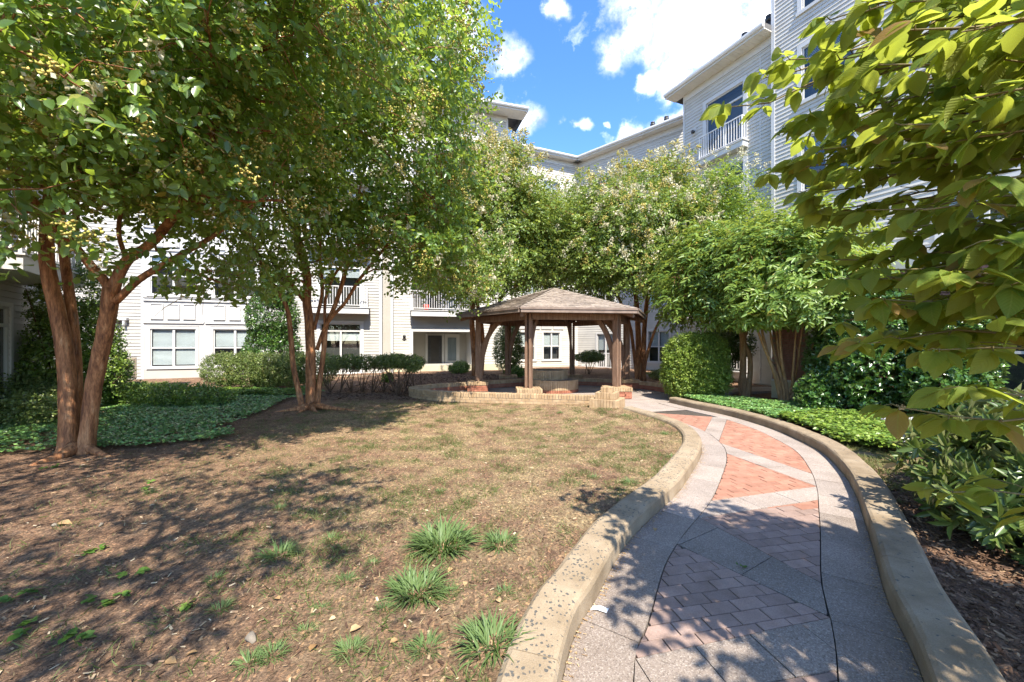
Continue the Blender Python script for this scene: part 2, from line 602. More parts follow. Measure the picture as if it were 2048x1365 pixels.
def ground_mat():
    m, nt, N, L, out = new_mat('soil_and_mulch')
    b = bsdf(N, L, out, .95, .12)
    g = N.new('ShaderNodeNewGeometry')
    at = N.new('ShaderNodeAttribute'); at.attribute_name = 'lawn'
    n1 = noise(N, L, g.outputs['Position'], 5, 8, .7)
    soil = ramp(N, [(.3, (.10, .060, .040)), (.5, (.185, .115, .077)), (.68, (.28, .185, .125))])
    L.new(n1.outputs['Fac'], soil.inputs[0])
    n2 = noise(N, L, g.outputs['Position'], 60, 5, .7)
    bits = ramp(N, [(.36, (.55,) * 3), (.5, (1,) * 3), (.66, (1.6, 1.5, 1.35))])
    L.new(n2.outputs['Fac'], bits.inputs[0])
    c = mixc(N, L, 1.0, soil.outputs[0], bits.outputs[0], 'MULTIPLY')
    n3 = noise(N, L, g.outputs['Position'], 1.6, 9, .78)
    pr = ramp(N, [(.42, (0, 0, 0)), (.58, (1, 1, 1))])
    L.new(n3.outputs['Fac'], pr.inputs[0])
    straw = ramp(N, [(.34, (.17, .115, .068)), (.5, (.30, .22, .125)), (.66, (.44, .35, .205))])
    n4 = noise(N, L, g.outputs['Position'], 28, 6, .75)
    L.new(n4.outputs['Fac'], straw.inputs[0])
    f = N.new('ShaderNodeMath'); f.operation = 'MULTIPLY'
    L.new(pr.outputs[0], f.inputs[0]); L.new(at.outputs['Fac'], f.inputs[1])
    c = mixc(N, L, f.outputs[0], c, straw.outputs[0])
    L.new(c, b.inputs['Base Color'])
    vo = N.new('ShaderNodeTexVoronoi'); vo.inputs['Scale'].default_value = 75
    wv = N.new('ShaderNodeMapping'); wv.inputs['Scale'].default_value = (1, .55, 1); wv.inputs['Rotation'].default_value = (0, 0, .6)
    L.new(g.outputs['Position'], wv.inputs['Vector']); L.new(wv.outputs[0], vo.inputs['Vector'])
    sp = N.new('ShaderNodeSeparateColor'); L.new(vo.outputs['Color'], sp.inputs[0])
    fl = ramp(N, [(0, (.5, .48, .46)), (.3, (.85, .84, .82)), (.75, (1.1, 1.08, 1.04)), (.9, (1.35, 1.25, 1.1)), (1, (2.1, 1.9, 1.6))])
    L.new(sp.outputs[0], fl.inputs[0])
    c = mixc(N, L, .85, c, fl.outputs[0], 'MULTIPLY')
    L.new(c, b.inputs['Base Color'])
    bump(N, L, b, n2.outputs['Fac'], .9, .03)
    return m


M = {}
M['siding'] = surf('siding_paint', [(.3, (.45, .43, .39)), (.7, (.53, .51, .465))], 1.2, .6, .3, .08, .002, rand=.05, coords='Position', dirt=(.5, .62, (.40, .37, .33)))
M['siding_warm'] = surf('siding_paint_cream', [(.3, (.37, .35, .315)), (.7, (.43, .41, .37))], 1.2, .6, .3, .08, .002, rand=.04)
M['trim'] = surf('white_trim', [(.3, (.50, .49, .47)), (.7, (.57, .56, .54))], 2, .5, .35, .05, .002)
M['panel'] = surf('white_panel', [(.3, (.42, .41, .395)), (.7, (.48, .47, .455))], 1.5, .55, .3, .05, .002, rand=.03)
M['soffit'] = surf('soffit', [(.3, (.60, .57, .51)), (.7, (.68, .65, .60))], 1.5, .7, .2, .05, .002)
M['gutter'] = surf('gutter_metal', [(.3, (.58, .57, .55)), (.7, (.66, .65, .64))], 2, .4, .4, 0)
M['dark_metal'] = surf('dark_metal', [(.3, (.025, .025, .027)), (.7, (.05, .05, .052))], 8, .45, .4, .1, .002)
M['rail'] = surf('railing_paint', [(.3, (.62, .60, .58)), (.7, (.72, .70, .68))], 5, .45, .35, 0)
M['roof_flat'] = surf('roof_felt', [(.3, (.10, .10, .10)), (.7, (.16, .155, .15))], 3, .9, .2)
M['room'] = surf('dim_room', [(.3, (.045, .043, .04)), (.7, (.08, .075, .07))], 1, .9, .1, 0)
M['blind'] = surf('window_blind', [(.3, (.55, .56, .55)), (.7, (.64, .65, .64))], 2, .6, .25, 0)
M['curtain'] = surf('grey_curtain', [(.3, (.12, .15, .17)), (.7, (.20, .24, .26))], 7, .8, .2, .2, .02, stretch=(1, 1, .1))
M['glass'] = glass_mat('window_glass')
M['louver'] = surf('brown_louver', [(.3, (.23, .19, .14)), (.7, (.30, .25, .19))], 6, .6, .3, .1)
M['foundation'] = surf('painted_foundation', [(.3, (.46, .41, .28)), (.7, (.55, .50, .36))], 2, .85, .2, .2, .004, dirt=(1.3, .6, (.33, .28, .19)))
M['red_brick'] = surf('red_brick', [(.25, (.19, .07, .045)), (.5, (.29, .115, .07)), (.75, (.36, .16, .10))], 7, .9, .15, .4, .004, rand=.18, fine=(90, .15))
M['tan_brick'] = surf('tan_brick', [(.25, (.28, .182, .098)), (.5, (.36, .25, .145)), (.75, (.42, .31, .195))], 6, .88, .18, .4, .004, rand=.15, fine=(90, .12), dirt=(4, .62, (.26, .18, .11)))
M['mortar'] = surf('mortar', [(.3, (.17, .14, .11)), (.7, (.26, .22, .17))], 12, .95, .1)
M['old_brick'] = surf('brown_brick', [(.25, (.20, .10, .085)), (.5, (.30, .155, .13)), (.75, (.38, .21, .18))], 7, .9, .15, .3, .004, rand=.16, fine=(80, .15))
M['wood'] = surf('weathered_wood', [(.3, (.13, .075, .048)), (.55, (.215, .13, .085)), (.75, (.30, .205, .145))], 4, .75, .25, .35, .006, stretch=(6, 6, .6), fine=(40, .25), dirt=(2.2, .6, (.27, .22, .17)))
M['fascia'] = surf('fascia_board', [(.3, (.16, .115, .09)), (.7, (.25, .19, .155))], 4, .7, .25, .2, .004)
M['shingle'] = surf('roof_shingle', [(.3, (.19, .15, .125)), (.5, (.28, .23, .19)), (.75, (.36, .305, .255))], 9, .92, .15, .5, .005, rand=.22, fine=(120, .25))
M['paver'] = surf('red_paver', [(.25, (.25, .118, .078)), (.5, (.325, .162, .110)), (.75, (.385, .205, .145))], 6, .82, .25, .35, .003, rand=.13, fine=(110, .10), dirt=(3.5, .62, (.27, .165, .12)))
M['paver_grey'] = surf('grey_brown_paver', [(.25, (.20, .135, .105)), (.5, (.265, .185, .15)), (.75, (.32, .23, .19))], 6, .82, .25, .4, .003, rand=.16, fine=(110, .14), dirt=(3.5, .58, (.18, .14, .115)))  # greyer, darker paver tone for the near brick fields
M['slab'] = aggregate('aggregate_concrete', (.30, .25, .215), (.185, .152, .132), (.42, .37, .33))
M['slab_shaded'] = aggregate('shaded_aggregate_concrete', (.225, .182, .150), (.14, .112, .092), (.33, .285, .245))  # near slabs: shade on the path put into a darker, warmer colour
M['joint'] = surf('joint_sand', [(.3, (.05, .042, .035)), (.7, (.10, .085, .07))], 25, .95, .1)
M['kerb'] = kerb_mat()
M['kerb_smooth'] = kerb_mat('smooth_kerb_concrete', .86, .86)
M['ground'] = ground_mat()
M['bark'] = surf('crape_myrtle_bark', [(.30, (.08, .034, .018)), (.42, (.21, .088, .038)), (.55, (.35, .155, .066)), (.66, (.45, .235, .115)), (.78, (.52, .37, .24))], 5.0, .68, .28, .7, .012, stretch=(3.0, 3.0, .5), fine=(22, .35), dirt=(2.6, .63, (.34, .26, .19)))
M['bark_pale'] = surf('tan_peeling_bark', [(.25, (.20, .105, .05)), (.5, (.36, .21, .10)), (.75, (.47, .31, .17))], 5, .75, .25, .4, .008, stretch=(3, 3, .6), fine=(40, .2))
M['bark_dark'] = surf('dark_twig_bark', [(.25, (.065, .042, .028)), (.5, (.12, .075, .048)), (.75, (.18, .12, .08))], 6, .85, .15, .3, .005)
M['bark_green'] = surf('young_twig', [(.3, (.17, .13, .06)), (.7, (.28, .22, .10))], 9, .7, .2, .2, .003)

GR = [(0, (.022, .055, .012)), (.35, (.042, .092, .020)), (.7, (.075, .140, .028)), (.93, (.125, .185, .036)), (1, (.24, .20, .05))]
M['lf_myrtle'] = leaf_mat('myrtle_leaf', [(0, (0.0459, 0.106, 0.0274)), (.35, (0.088, 0.171, 0.0396)), (.7, (0.153, 0.248, 0.0487)), (.94, (0.249, 0.325, 0.0609)), (1, (0.517, 0.376, 0.0914))], .48, .32, .55, back=(0.162, 0.231, 0.0686), tr_col=(0.689, 0.85, 0.0457))
M['lf_gazebo'] = leaf_mat('flowering_myrtle_leaf', [(0, (0.0554, 0.11, 0.0252)), (.4, (0.115, 0.186, 0.0378)), (.75, (0.198, 0.274, 0.0536)), (.93, (0.337, 0.372, 0.0788)), (1, (0.535, 0.354, 0.11))], .34, .42, .45, back=(0.198, 0.256, 0.0788), tr_col=(0.673, 0.779, 0.063))
M['lf_stew'] = leaf_mat('pointed_tree_leaf', [(0, (0.0594, 0.124, 0.0236)), (.5, (0.139, 0.23, 0.041)), (.9, (0.257, 0.336, 0.063)), (1, (0.436, 0.336, 0.0788))], .34, .40, .45, back=(0.198, 0.266, 0.0788), tr_col=(0.673, 0.779, 0.063))
M['lf_holly'] = leaf_mat('glossy_evergreen_leaf', [(0, (0.0249, 0.0669, 0.0142)), (.5, (0.0535, 0.127, 0.0227)), (.85, (0.107, 0.199, 0.034)), (1, (0.214, 0.303, 0.0567))], .16, .28, .6, back=(0.107, 0.159, 0.0567))
M['lf_holly2'] = leaf_mat('bright_evergreen_leaf', [(0, (0.0517, 0.102, 0.0176)), (.4, (0.111, 0.19, 0.0294)), (.8, (0.222, 0.314, 0.0515)), (1, (0.407, 0.446, 0.0882))], .25, .34, .5, back=(0.166, 0.231, 0.0735))
M['lf_hedge'] = leaf_mat('hedge_leaf', [(0, (0.0554, 0.0859, 0.0235)), (.4, (0.111, 0.157, 0.0382)), (.8, (0.203, 0.256, 0.0662)), (1, (0.407, 0.347, 0.147))], .22, .4, .45, back=(0.166, 0.198, 0.0735))
M['lf_yew'] = leaf_mat('clipped_shrub_leaf', [(0, (0.0801, 0.136, 0.0198)), (.4, (0.152, 0.231, 0.0312)), (.8, (0.249, 0.319, 0.0482)), (1, (0.356, 0.382, 0.0709))], .34, .45, .35, back=(0.178, 0.24, 0.0567))
M['lf_ivy'] = leaf_mat('ground_cover_leaf', [(0, (0.0549, 0.138, 0.0357)), (.4, (0.112, 0.234, 0.0595)), (.8, (0.213, 0.356, 0.0992)), (1, (0.375, 0.513, 0.119))], .2, .33, .5, back=(0.199, 0.29, 0.119))
M['lf_pach'] = leaf_mat('bright_ground_cover_leaf', [(0, (0.0582, 0.12, 0.0182)), (.4, (0.131, 0.218, 0.0286)), (.8, (0.233, 0.316, 0.0455)), (1, (0.364, 0.393, 0.078))], .25, .4, .4, back=(0.131, 0.197, 0.065))
M['lf_big'] = leaf_mat('ribbed_broad_leaf', [(0, (0.0896, 0.162, 0.024)), (.35, (0.146, 0.227, 0.034)), (.7, (0.207, 0.275, 0.045)), (.93, (0.258, 0.292, 0.055)), (.965, (0.28, 0.151, 0.05)), (1, (0.403, 0.227, 0.09))], .58, .5, .25, back=(0.258, 0.286, 0.07), tr_col=(0.672, 0.756, 0.05), veins=True)
M['lf_laurel'] = leaf_mat('laurel_leaf', [(0, (0.0407, 0.0743, 0.0206)), (.4, (0.0832, 0.132, 0.0323)), (.75, (0.139, 0.198, 0.0441)), (.92, (0.24, 0.248, 0.0588)), (1, (0.48, 0.297, 0.147))], .2, .30, .5, back=(0.166, 0.182, 0.0735))
M['lf_weed'] = leaf_mat('weed_leaf', [(0, (.05, .11, .02)), (.5, (.10, .19, .03)), (1, (.17, .25, .05))], .3, .5, .3, back=(.1, .16, .05))
M['grass'] = leaf_mat('grass_blade', [(0, (0.055, 0.0825, 0.0198)), (.3, (0.099, 0.132, 0.033)), (.55, (0.165, 0.182, 0.055)), (.75, (0.308, 0.259, 0.121)), (1, (0.506, 0.396, 0.22))], .25, .6, .2, back=(0.132, 0.154, 0.055), tr_col=(0.308, 0.33, 0.066))
M['grass_green'] = leaf_mat('green_grass_blade', [(0, (0.054, 0.102, 0.0216)), (.5, (0.102, 0.18, 0.0336)), (1, (0.192, 0.258, 0.066))], .25, .5, .3, back=(0.12, 0.18, 0.06), tr_col=(0.3, 0.432, 0.06))
M['chip'] = leaf_mat('mulch_chip', [(0, (.055, .032, .022)), (.35, (.12, .07, .043)), (.6, (.20, .125, .08)), (.82, (.34, .23, .13)), (1, (.52, .42, .28))], .0, .9, .1)
M['berry'] = leaf_mat('yellow_seed_capsule', [(0, (.30, .30, .06)), (.5, (.46, .41, .10)), (1, (.58, .42, .14))], .1, .55, .3)
M['bloom'] = leaf_mat('cream_blossom', [(0, (.40, .36, .18)), (.5, (.54, .50, .33)), (1, (.66, .63, .50))], .25, .7, .1, tr_col=(.7, .66, .5))
M['dead'] = leaf_mat('dry_fallen_leaf', [(0, (.28, .16, .07)), (.5, (.40, .26, .13)), (1, (.52, .40, .24))], .1, .8, .15)
M['paper'] = surf('paper', [(.3, (.70, .70, .70)), (.7, (.80, .80, .80))], 10, .7, .2, 0)
M['lamp_paint'] = surf('lamp_paint', [(.3, (.30, .29, .29)), (.7, (.40, .39, .39))], 8, .4, .5, .05)
M['red_pot'] = surf('red_plastic', [(.3, (.50, .03, .02)), (.7, (.60, .05, .03))], 8, .5, .4, 0)

# ------------------------------------------------------------------ plan of the place (metres)
KL = [(0.02, 0.9), (0.13, 1.5), (.24, 1.944), (.371, 2.30), (.5255, 2.548), (.8465, 3.135), (1.189, 3.616), (1.791, 4.356), (2.36, 5.20), (2.784, 5.893), (3.08, 6.567), (3.25, 7.416), (3.187, 8.25), (2.86, 9.45)]
KR = [(1.30, 0.9), (1.68, 1.5), (2.005, 1.944), (2.168, 2.182), (2.317, 2.426), (2.49, 2.677), (2.93, 3.251), (3.323, 3.782), (3.741, 4.356), (4.169, 5.038), (4.637, 5.973), (4.872, 6.911), (4.979, 7.765), (4.894, 8.98), (4.60, 9.925), (4.32, 11.0)]
CL = resample(catmull(KL, 10), n=240)          # inner foot of the left kerb
CR = resample(catmull(KR, 10), n=280)
KW, KH = 0.27, 0.15
RING = [(2.3, 10.42), (.93, 10.73), (-.26, 10.94), (-1.71, 11.28), (-2.68, 11.85), (-3.08, 12.5), (-2.75, 13.2), (-1.9, 13.85), (-.75, 14.6), (.54, 15.35), (1.7, 15.65), (2.75, 15.55), (3.83, 15.05), (4.65, 14.3), (5.12, 13.4), (5.25, 12.6)]
CRING = resample(catmull(RING, 10), n=500)
path_poly = np.vstack([CL - normals2(CL) * .03, np.array([[2.6, 10.2], [4.3, 11.2]]), (CR + normals2(CR) * .03)[::-1]])
plaza_poly = np.vstack([CRING, np.array([[5.3, 11.9], [4.5, 11.1], [2.9, 9.5]])])


def dist_curve(C, x, y):
    d = np.full(np.shape(x), 1e9)
    for i in range(0, len(C), 6):
        d = np.minimum(d, np.hypot(x - C[i, 0], y - C[i, 1]))
    return d


def gz(x, y):
    x, y = np.asarray(x, float), np.asarray(y, float)
    z = .03 * (fbm(x * .9, y * .9, 3) - .5) + .012 * (fbm(x * 4, y * 4, 5) - .5)
    near = (np.abs(x) < 9) & (y < 18)
    dl = np.where(near, dist_curve(CL, x, y), 9)
    z = z + .07 * np.exp(-(dl / 1.6) ** 2)
    dr = np.where(near, dist_curve(CR, x, y), 9)
    z = z + .06 * np.exp(-(dr / 2.5) ** 2)
    z = z + .12 * np.clip((y - 15.5) / 4, 0, 1)
    low = inside(path_poly, x, y) | inside(plaza_poly, x, y)
    return np.where(low, -.11, z)


def lawn_w(x, y):
    a = np.clip((x + 5.4 + .5 * (fbm(x, y, 9) - .5)) / 1.2, 0, 1) * np.clip((11.6 - y) / 1.2, 0, 1)
    xl = np.interp(y, CL[:, 1], CL[:, 0])
    a = a * (x < xl + .05) * np.clip(.42 + (x + 2.8) / 5.0 + (y - 4.6) / 6, .10, 1)
    xr = np.interp(y, CR[:, 1], CR[:, 0])
    b = ((x > xr) & (x < xr + 1.1) & (y > 4.1) & (y < 6.6)) * .9
    return np.maximum(a, b)


def build_ground():
    far = np.array([1.3, 2.2, 4, 8, 16, 40, 100, 250, 700])
    xs = np.concatenate([(-13 - far)[::-1], np.arange(-13, 10.01, .09), 10 + far])
    ys = np.concatenate([(-1 - far)[::-1], np.arange(-1, 9, .09), np.arange(9, 21, .14), 21 + far])
    X, Y = np.meshgrid(xs, ys)
    x, y = X.ravel(), Y.ravel()
    z = gz(x, y)
    nx, ny = len(xs), len(ys)
    i = np.arange(nx * ny).reshape(ny, nx)
    F = np.stack([i[:-1, :-1], i[:-1, 1:], i[1:, 1:], i[1:, :-1]], -1).reshape(-1, 4)
    me = np_mesh('ground', np.stack([x, y, z], 1), F, M['ground'], {'lawn': lawn_w(x, y)}, smooth=True)
    tag(linked('ground', me), 'bare brown soil with thin dry lawn and mulch', None, None, 'structure')


build_ground()

# ------------------------------------------------------------------ the curving path


def clip_half(poly, p, n):
    """keep the part with (q-p).n >= 0"""
    out = []
    for i in range(len(poly)):
        a, b = poly[i], poly[(i + 1) % len(poly)]
        da = (a[0] - p[0]) * n[0] + (a[1] - p[1]) * n[1]
        db = (b[0] - p[0]) * n[0] + (b[1] - p[1]) * n[1]
        if da >= 0: out.append(a)
        if (da >= 0) != (db >= 0):
            t = da / (da - db)
            out.append((a[0] + (b[0] - a[0]) * t, a[1] + (b[1] - a[1]) * t))
    return out


def area(p):
    return .5 * sum(p[i][0] * p[(i + 1) % len(p)][1] - p[(i + 1) % len(p)][0] * p[i][1] for i in range(len(p)))


BW = .335
IL = CL + normals2(CL) * BW                     # inner edges of the two border bands
IR = CR - normals2(CR) * BW
nIL, nIR = normals2(IL), normals2(IR)


def clip_curves(poly):
    c = np.mean(np.array(poly), axis=0)
    for _ in range(2):
        for C, NN, sg in ((IL, nIL, 1), (IR, nIR, -1)):
            if len(poly) < 3: return []
            c = np.mean(np.array(poly), axis=0)
            k = int(np.argmin(np.hypot(C[:, 0] - c[0], C[:, 1] - c[1])))
            poly = clip_half(poly, C[k], (NN[k][0] * sg, NN[k][1] * sg))
    return poly


def line_n(a, b, toward):
    n = np.array([-(b[1] - a[1]), b[0] - a[0]], float)
    n /= np.linalg.norm(n)
    if (toward[0] - a[0]) * n[0] + (toward[1] - a[1]) * n[1] < 0: n = -n
    return n


# brick fields: two straight edges each, the third side is a border band
FIELDS = [
    dict(lines=[((1.33, 1.958), (1.706, 2.031), (1.4, 1.5)), ((0.4, 1.25), (1.35, 1.62), (1.2, 1.75))]),
    dict(lines=[((.674, 2.10), (1.917, 2.404), (1.2, 2.7)), ((1.35, 3.29), (1.917, 2.404), (1.0, 2.7))]),
    dict(lines=[((1.772, 3.771), (2.128, 2.733), (2.6, 3.6)), ((1.772, 3.771), (3.22, 4.204), (2.6, 3.6))]),
    dict(lines=[((2.03, 4.164), (3.507, 4.60), (2.8, 4.9)), ((3.203, 5.973), (3.507, 4.60), (2.6, 4.9))]),
    dict(lines=[((3.425, 6.633), (3.785, 5.038), (4.3, 6.5)), ((3.425, 6.633), (4.45, 8.32), (4.3, 6.5))]),
    dict(lines=[((3.557, 7.40), (4.40, 8.80), (3.6, 8.4)), ((3.0, 9.6), (4.40, 8.95), (3.6, 8.4))]),
]
for f in FIELDS:
    f['h'] = [(np.array(a), line_n(a, b, t)) for a, b, t in f['lines']]
PATH = empty('path', (1.6, 4.0, 0))
tag(PATH, 'curving walkway of red brick triangles framed by grey aggregate bands', None, None, 'structure')
bed = MB()
pb = resample(CL, n=60)
pr_ = resample(CR, n=60)
for i in range(59):
    bed.add([(pb[i][0], pb[i][1], -.02), (pr_[i][0], pr_[i][1], -.02), (pr_[i + 1][0], pr_[i + 1][1], -.02), (pb[i + 1][0], pb[i + 1][1], -.02)], [(0, 1, 2, 3)])
bed.build('joint_bed', M['joint'], PATH)


def shrink(poly, g):
    """pull the polygon edges in by half a joint"""
    if area(poly) < 0: poly = poly[::-1]
    for i in range(len(poly)):
        a, b = poly[i], poly[(i + 1) % len(poly)]
        e = np.array([b[0] - a[0], b[1] - a[1]])
        L = np.linalg.norm(e)
        if L < 1e-5: continue
        n = np.array([-e[1], e[0]]) / L
        poly2 = clip_half(poly2 if i else list(poly), (a[0] + n[0] * g, a[1] + n[1] * g), n)
        if len(poly2) < 3: return []
    return poly2


def lay_bricks():
    th = R_(11.7)
    u, v = np.array([math.cos(th), math.sin(th)]), np.array([-math.sin(th), math.cos(th)])
    bl, bw = .203, .106
    o = np.array([.66, 2.09])
    pieces = []
    for fi, fld in enumerate(FIELDS):
        for r in range(-14, 90):
            for c in range(-30, 40):
                s0 = (c + (.5 if r % 2 else 0)) * bl + .02 * math.sin(r * 1.7)
                ctr = o + u * (s0 + bl / 2) + v * ((r + .5) * bw)
                if ctr[1] < .9 or ctr[1] > 10: continue
                if np.min(np.hypot(IL[:, 0] - ctr[0], IL[:, 1] - ctr[1])) > 1.6: continue
                poly = [tuple(o + u * (s0 + a * bl) + v * ((r + b) * bw)) for a, b in ((0, 0), (1, 0), (1, 1), (0, 1))]
                for p, n in fld['h']:
                    poly = clip_half(poly, p, n)
                    if len(poly) < 3: break
                if len(poly) < 3: continue
                poly = clip_curves(poly)
                if len(poly) < 3 or abs(area(poly)) < .0012: continue
                poly = shrink(poly, .0035)
                if len(poly) >= 3 and abs(area(poly)) > .0006: pieces.append((float(np.mean([q[1] for q in poly])), poly, fi))
    pieces.sort(key=lambda t: t[0])
    rest = MB()
    for i, (d, poly, fi) in enumerate(pieces):
        dz = random.uniform(-.0025, .0025)
        if i < 300 and d > 1.55:
            c = np.mean(np.array(poly), axis=0)
            MB().prism([(p[0] - c[0], p[1] - c[1]) for p in poly], -.05, 0, .003).build('brick', M['paver_grey'] if d < 4.0 and fi < 3 else M['paver'], PATH, Matrix.Translation((c[0], c[1], dz)))
        else:
            rest.prism(poly, -.05, dz, .003)
    if rest.v: tag(rest.build('far_bricks', M['paver'], PATH), kind='stuff')


lay_bricks()


def lay_slabs():
    # border bands, cut into slabs
    for C, I in ((CL, IL), (CR, IR)):
        L = np.r_[0, np.cumsum(np.linalg.norm(np.diff(C, axis=0), axis=1))]
        s, k = 0.25, 0
        cuts = [0]
        while s < L[-1]:
            cuts.append(int(np.searchsorted(L, s))); s += .62 + .06 * math.sin(k * 2.1); k += 1
        cuts.append(len(C) - 1)
        for a, b in zip(cuts[:-1], cuts[1:]):
            if b - a < 2: continue
            idx = np.unique(np.linspace(a, b, max(3, (b - a) // 3)).astype(int))
            ca, cb = C[idx].copy(), I[idx].copy()
            for q in (ca, cb):
                q[0] += (q[1] - q[0]) / np.linalg.norm(q[1] - q[0]) * .003
                q[-1] += (q[-2] - q[-1]) / np.linalg.norm(q[-2] - q[-1]) * .003
            n = (cb - ca) / np.linalg.norm(cb - ca, axis=1)[:, None]
            ca, cb = ca + n * .004, cb - n * .0035
            poly = [tuple(p) for p in ca] + [tuple(p) for p in cb[::-1]]
            if area(poly) < 0: poly = poly[::-1]
            ctr = np.mean(np.array(poly), axis=0)
            MB().prism([(p[0] - ctr[0], p[1] - ctr[1]) for p in poly], -.05, 0).build('slab', M['slab_shaded'] if ctr[1] < 3.7 else M['slab'], PATH, Matrix.Translation((ctr[0], ctr[1], random.uniform(-.001, .003))))
    # diagonal bands between the brick fields
    big = [(-1, .8), (6, .8), (6, 10.4), (-1, 10.4)]
    regions = [(0, 0, 1, 0), (1, 1, 2, 0), (2, 1, 3, 0), (3, 1, 4, 0), (4, 1, 5, 0)]
    for f0, l0, f1, l1 in regions:
        p0, n0 = FIELDS[f0]['h'][l0]
        p1, n1 = FIELDS[f1]['h'][l1]
        a, b, _ = FIELDS[f0]['lines'][l0]
        e = np.array(b) - np.array(a)
        e = e / np.linalg.norm(e)
        strip = clip_half(clip_half(big, p0, -n0), p1, -n1)
        base = (np.array(a) + np.array(b)) / 2
        t0 = -3.0
        step = .36 if f0 == 0 else .5
        while t0 < 3.0:
            q = clip_half(clip_half(strip, base + e * t0, e), base + e * (t0 + step), -e)
            t0 += step
            if len(q) < 3: continue
            c = np.mean(np.array(q), axis=0)
            if np.min(np.hypot(IL[:, 0] - c[0], IL[:, 1] - c[1])) > 1.3: continue
            q = clip_curves(q)
            if len(q) < 3 or abs(area(q)) < .003: continue
            q = shrink(q, .0035)
            if len(q) < 3: continue
            ctr = np.mean(np.array(q), axis=0)
            MB().prism([(p[0] - ctr[0], p[1] - ctr[1]) for p in q], -.05, 0).build('slab', M['slab_shaded'] if ctr[1] < 3.7 else M['slab'], PATH, Matrix.Translation((ctr[0], ctr[1], random.uniform(-.001, .003))))


lay_slabs()


def kerb(name, C, side, label, cuts, mat):
    K = empty(name, (C[len(C) // 2][0], C[len(C) // 2][1], 0))
    tag(K, label, None, None, 'structure')
    N2 = normals2(C) * side
    L = np.r_[0, np.cumsum(np.linalg.norm(np.diff(C, axis=0), axis=1))]
    cuts = [0] + cuts + [L[-1]]
    prof = [(0, -.1), (0, .115), (.012, .14), (.035, KH), (KW - .04, KH + .004), (KW - .012, .135), (KW, .105), (KW, -.1)]
    for a, b in zip(cuts[:-1], cuts[1:]):
        ss = np.linspace(a + .004, b - .004, max(3, int((b - a) / .09)))
        ring, m = [], MB()
        for s in ss:
            c = np.array([np.interp(s, L, C[:, 0]), np.interp(s, L, C[:, 1])])
            n = np.array([np.interp(s, L, N2[:, 0]), np.interp(s, L, N2[:, 1])])
            n /= np.linalg.norm(n)
            ring.append([(c[0] + n[0] * (o + .006 * (fbm(s * 5, j * 1.3, 21) - .5)), c[1] + n[1] * (o + .006 * (fbm(s * 5, j * 1.3, 21) - .5)),
                          z + (.014 * (fbm(s * 6, j * 2.0, 4) - .5) if z > 0 else 0)) for j, (o, z) in enumerate(prof)])
        n = len(prof)
        v = [p for r in ring for p in r]
        f = []
        for i in range(len(ring) - 1):
            for k in range(n - 1):
                q = (i * n + k, i * n + k + 1, (i + 1) * n + k + 1, (i + 1) * n + k)
                f.append(q if side > 0 else q[::-1])
        f.append(tuple(range(n)) if side < 0 else tuple(reversed(range(n))))
        e = [(len(ring) - 1) * n + k for k in range(n)]
        f.append(tuple(reversed(e)) if side < 0 else tuple(e))
        m.add(v, f, False)
        m.build('kerb_stone', mat, K)


kerb('kerb', CL, -1, 'worn cream concrete kerb between the path and the lawn', [1.02, 3.55, 5.5, 7.6], M['kerb'])
kerb('kerb', CR, 1, 'smooth tan concrete kerb along the planted side of the path', [2.35, 4.6, 6.7, 8.9], M['kerb_smooth'])

# plaza floor under the gazebo and side walk to the building
pz = MB()
pp = [tuple(p) for p in CRING[::8]] + [(5.25, 12.0), (4.35, 11.15), (4.35, 11.0), (4.6, 9.93), (2.86, 9.45)]
if area(pp) < 0: pp = pp[::-1]
pz.add([(p[0], p[1], -.006) for p in pp], [tuple(range(len(pp)))])
tag(pz.build('pavement', M['slab']), 'grey paved floor under the gazebo', None, None, 'structure')
sw = MB().prism([(5.0, 12.2), (9.2, 13.2), (9.2, 14.3), (5.1, 13.3)], -.2, .085)
tag(sw.build('pavement', M['slab']), 'short grey side walk behind the clipped shrub', None, None, 'structure')

# ------------------------------------------------------------------ brick ring wall, pier, drum seat


def unit_brick(name, mat, l, d, h, b=.004):
    return MB().bbox(-l / 2, l / 2, -d / 2, d / 2, 0, h, b).mesh(name, mat)


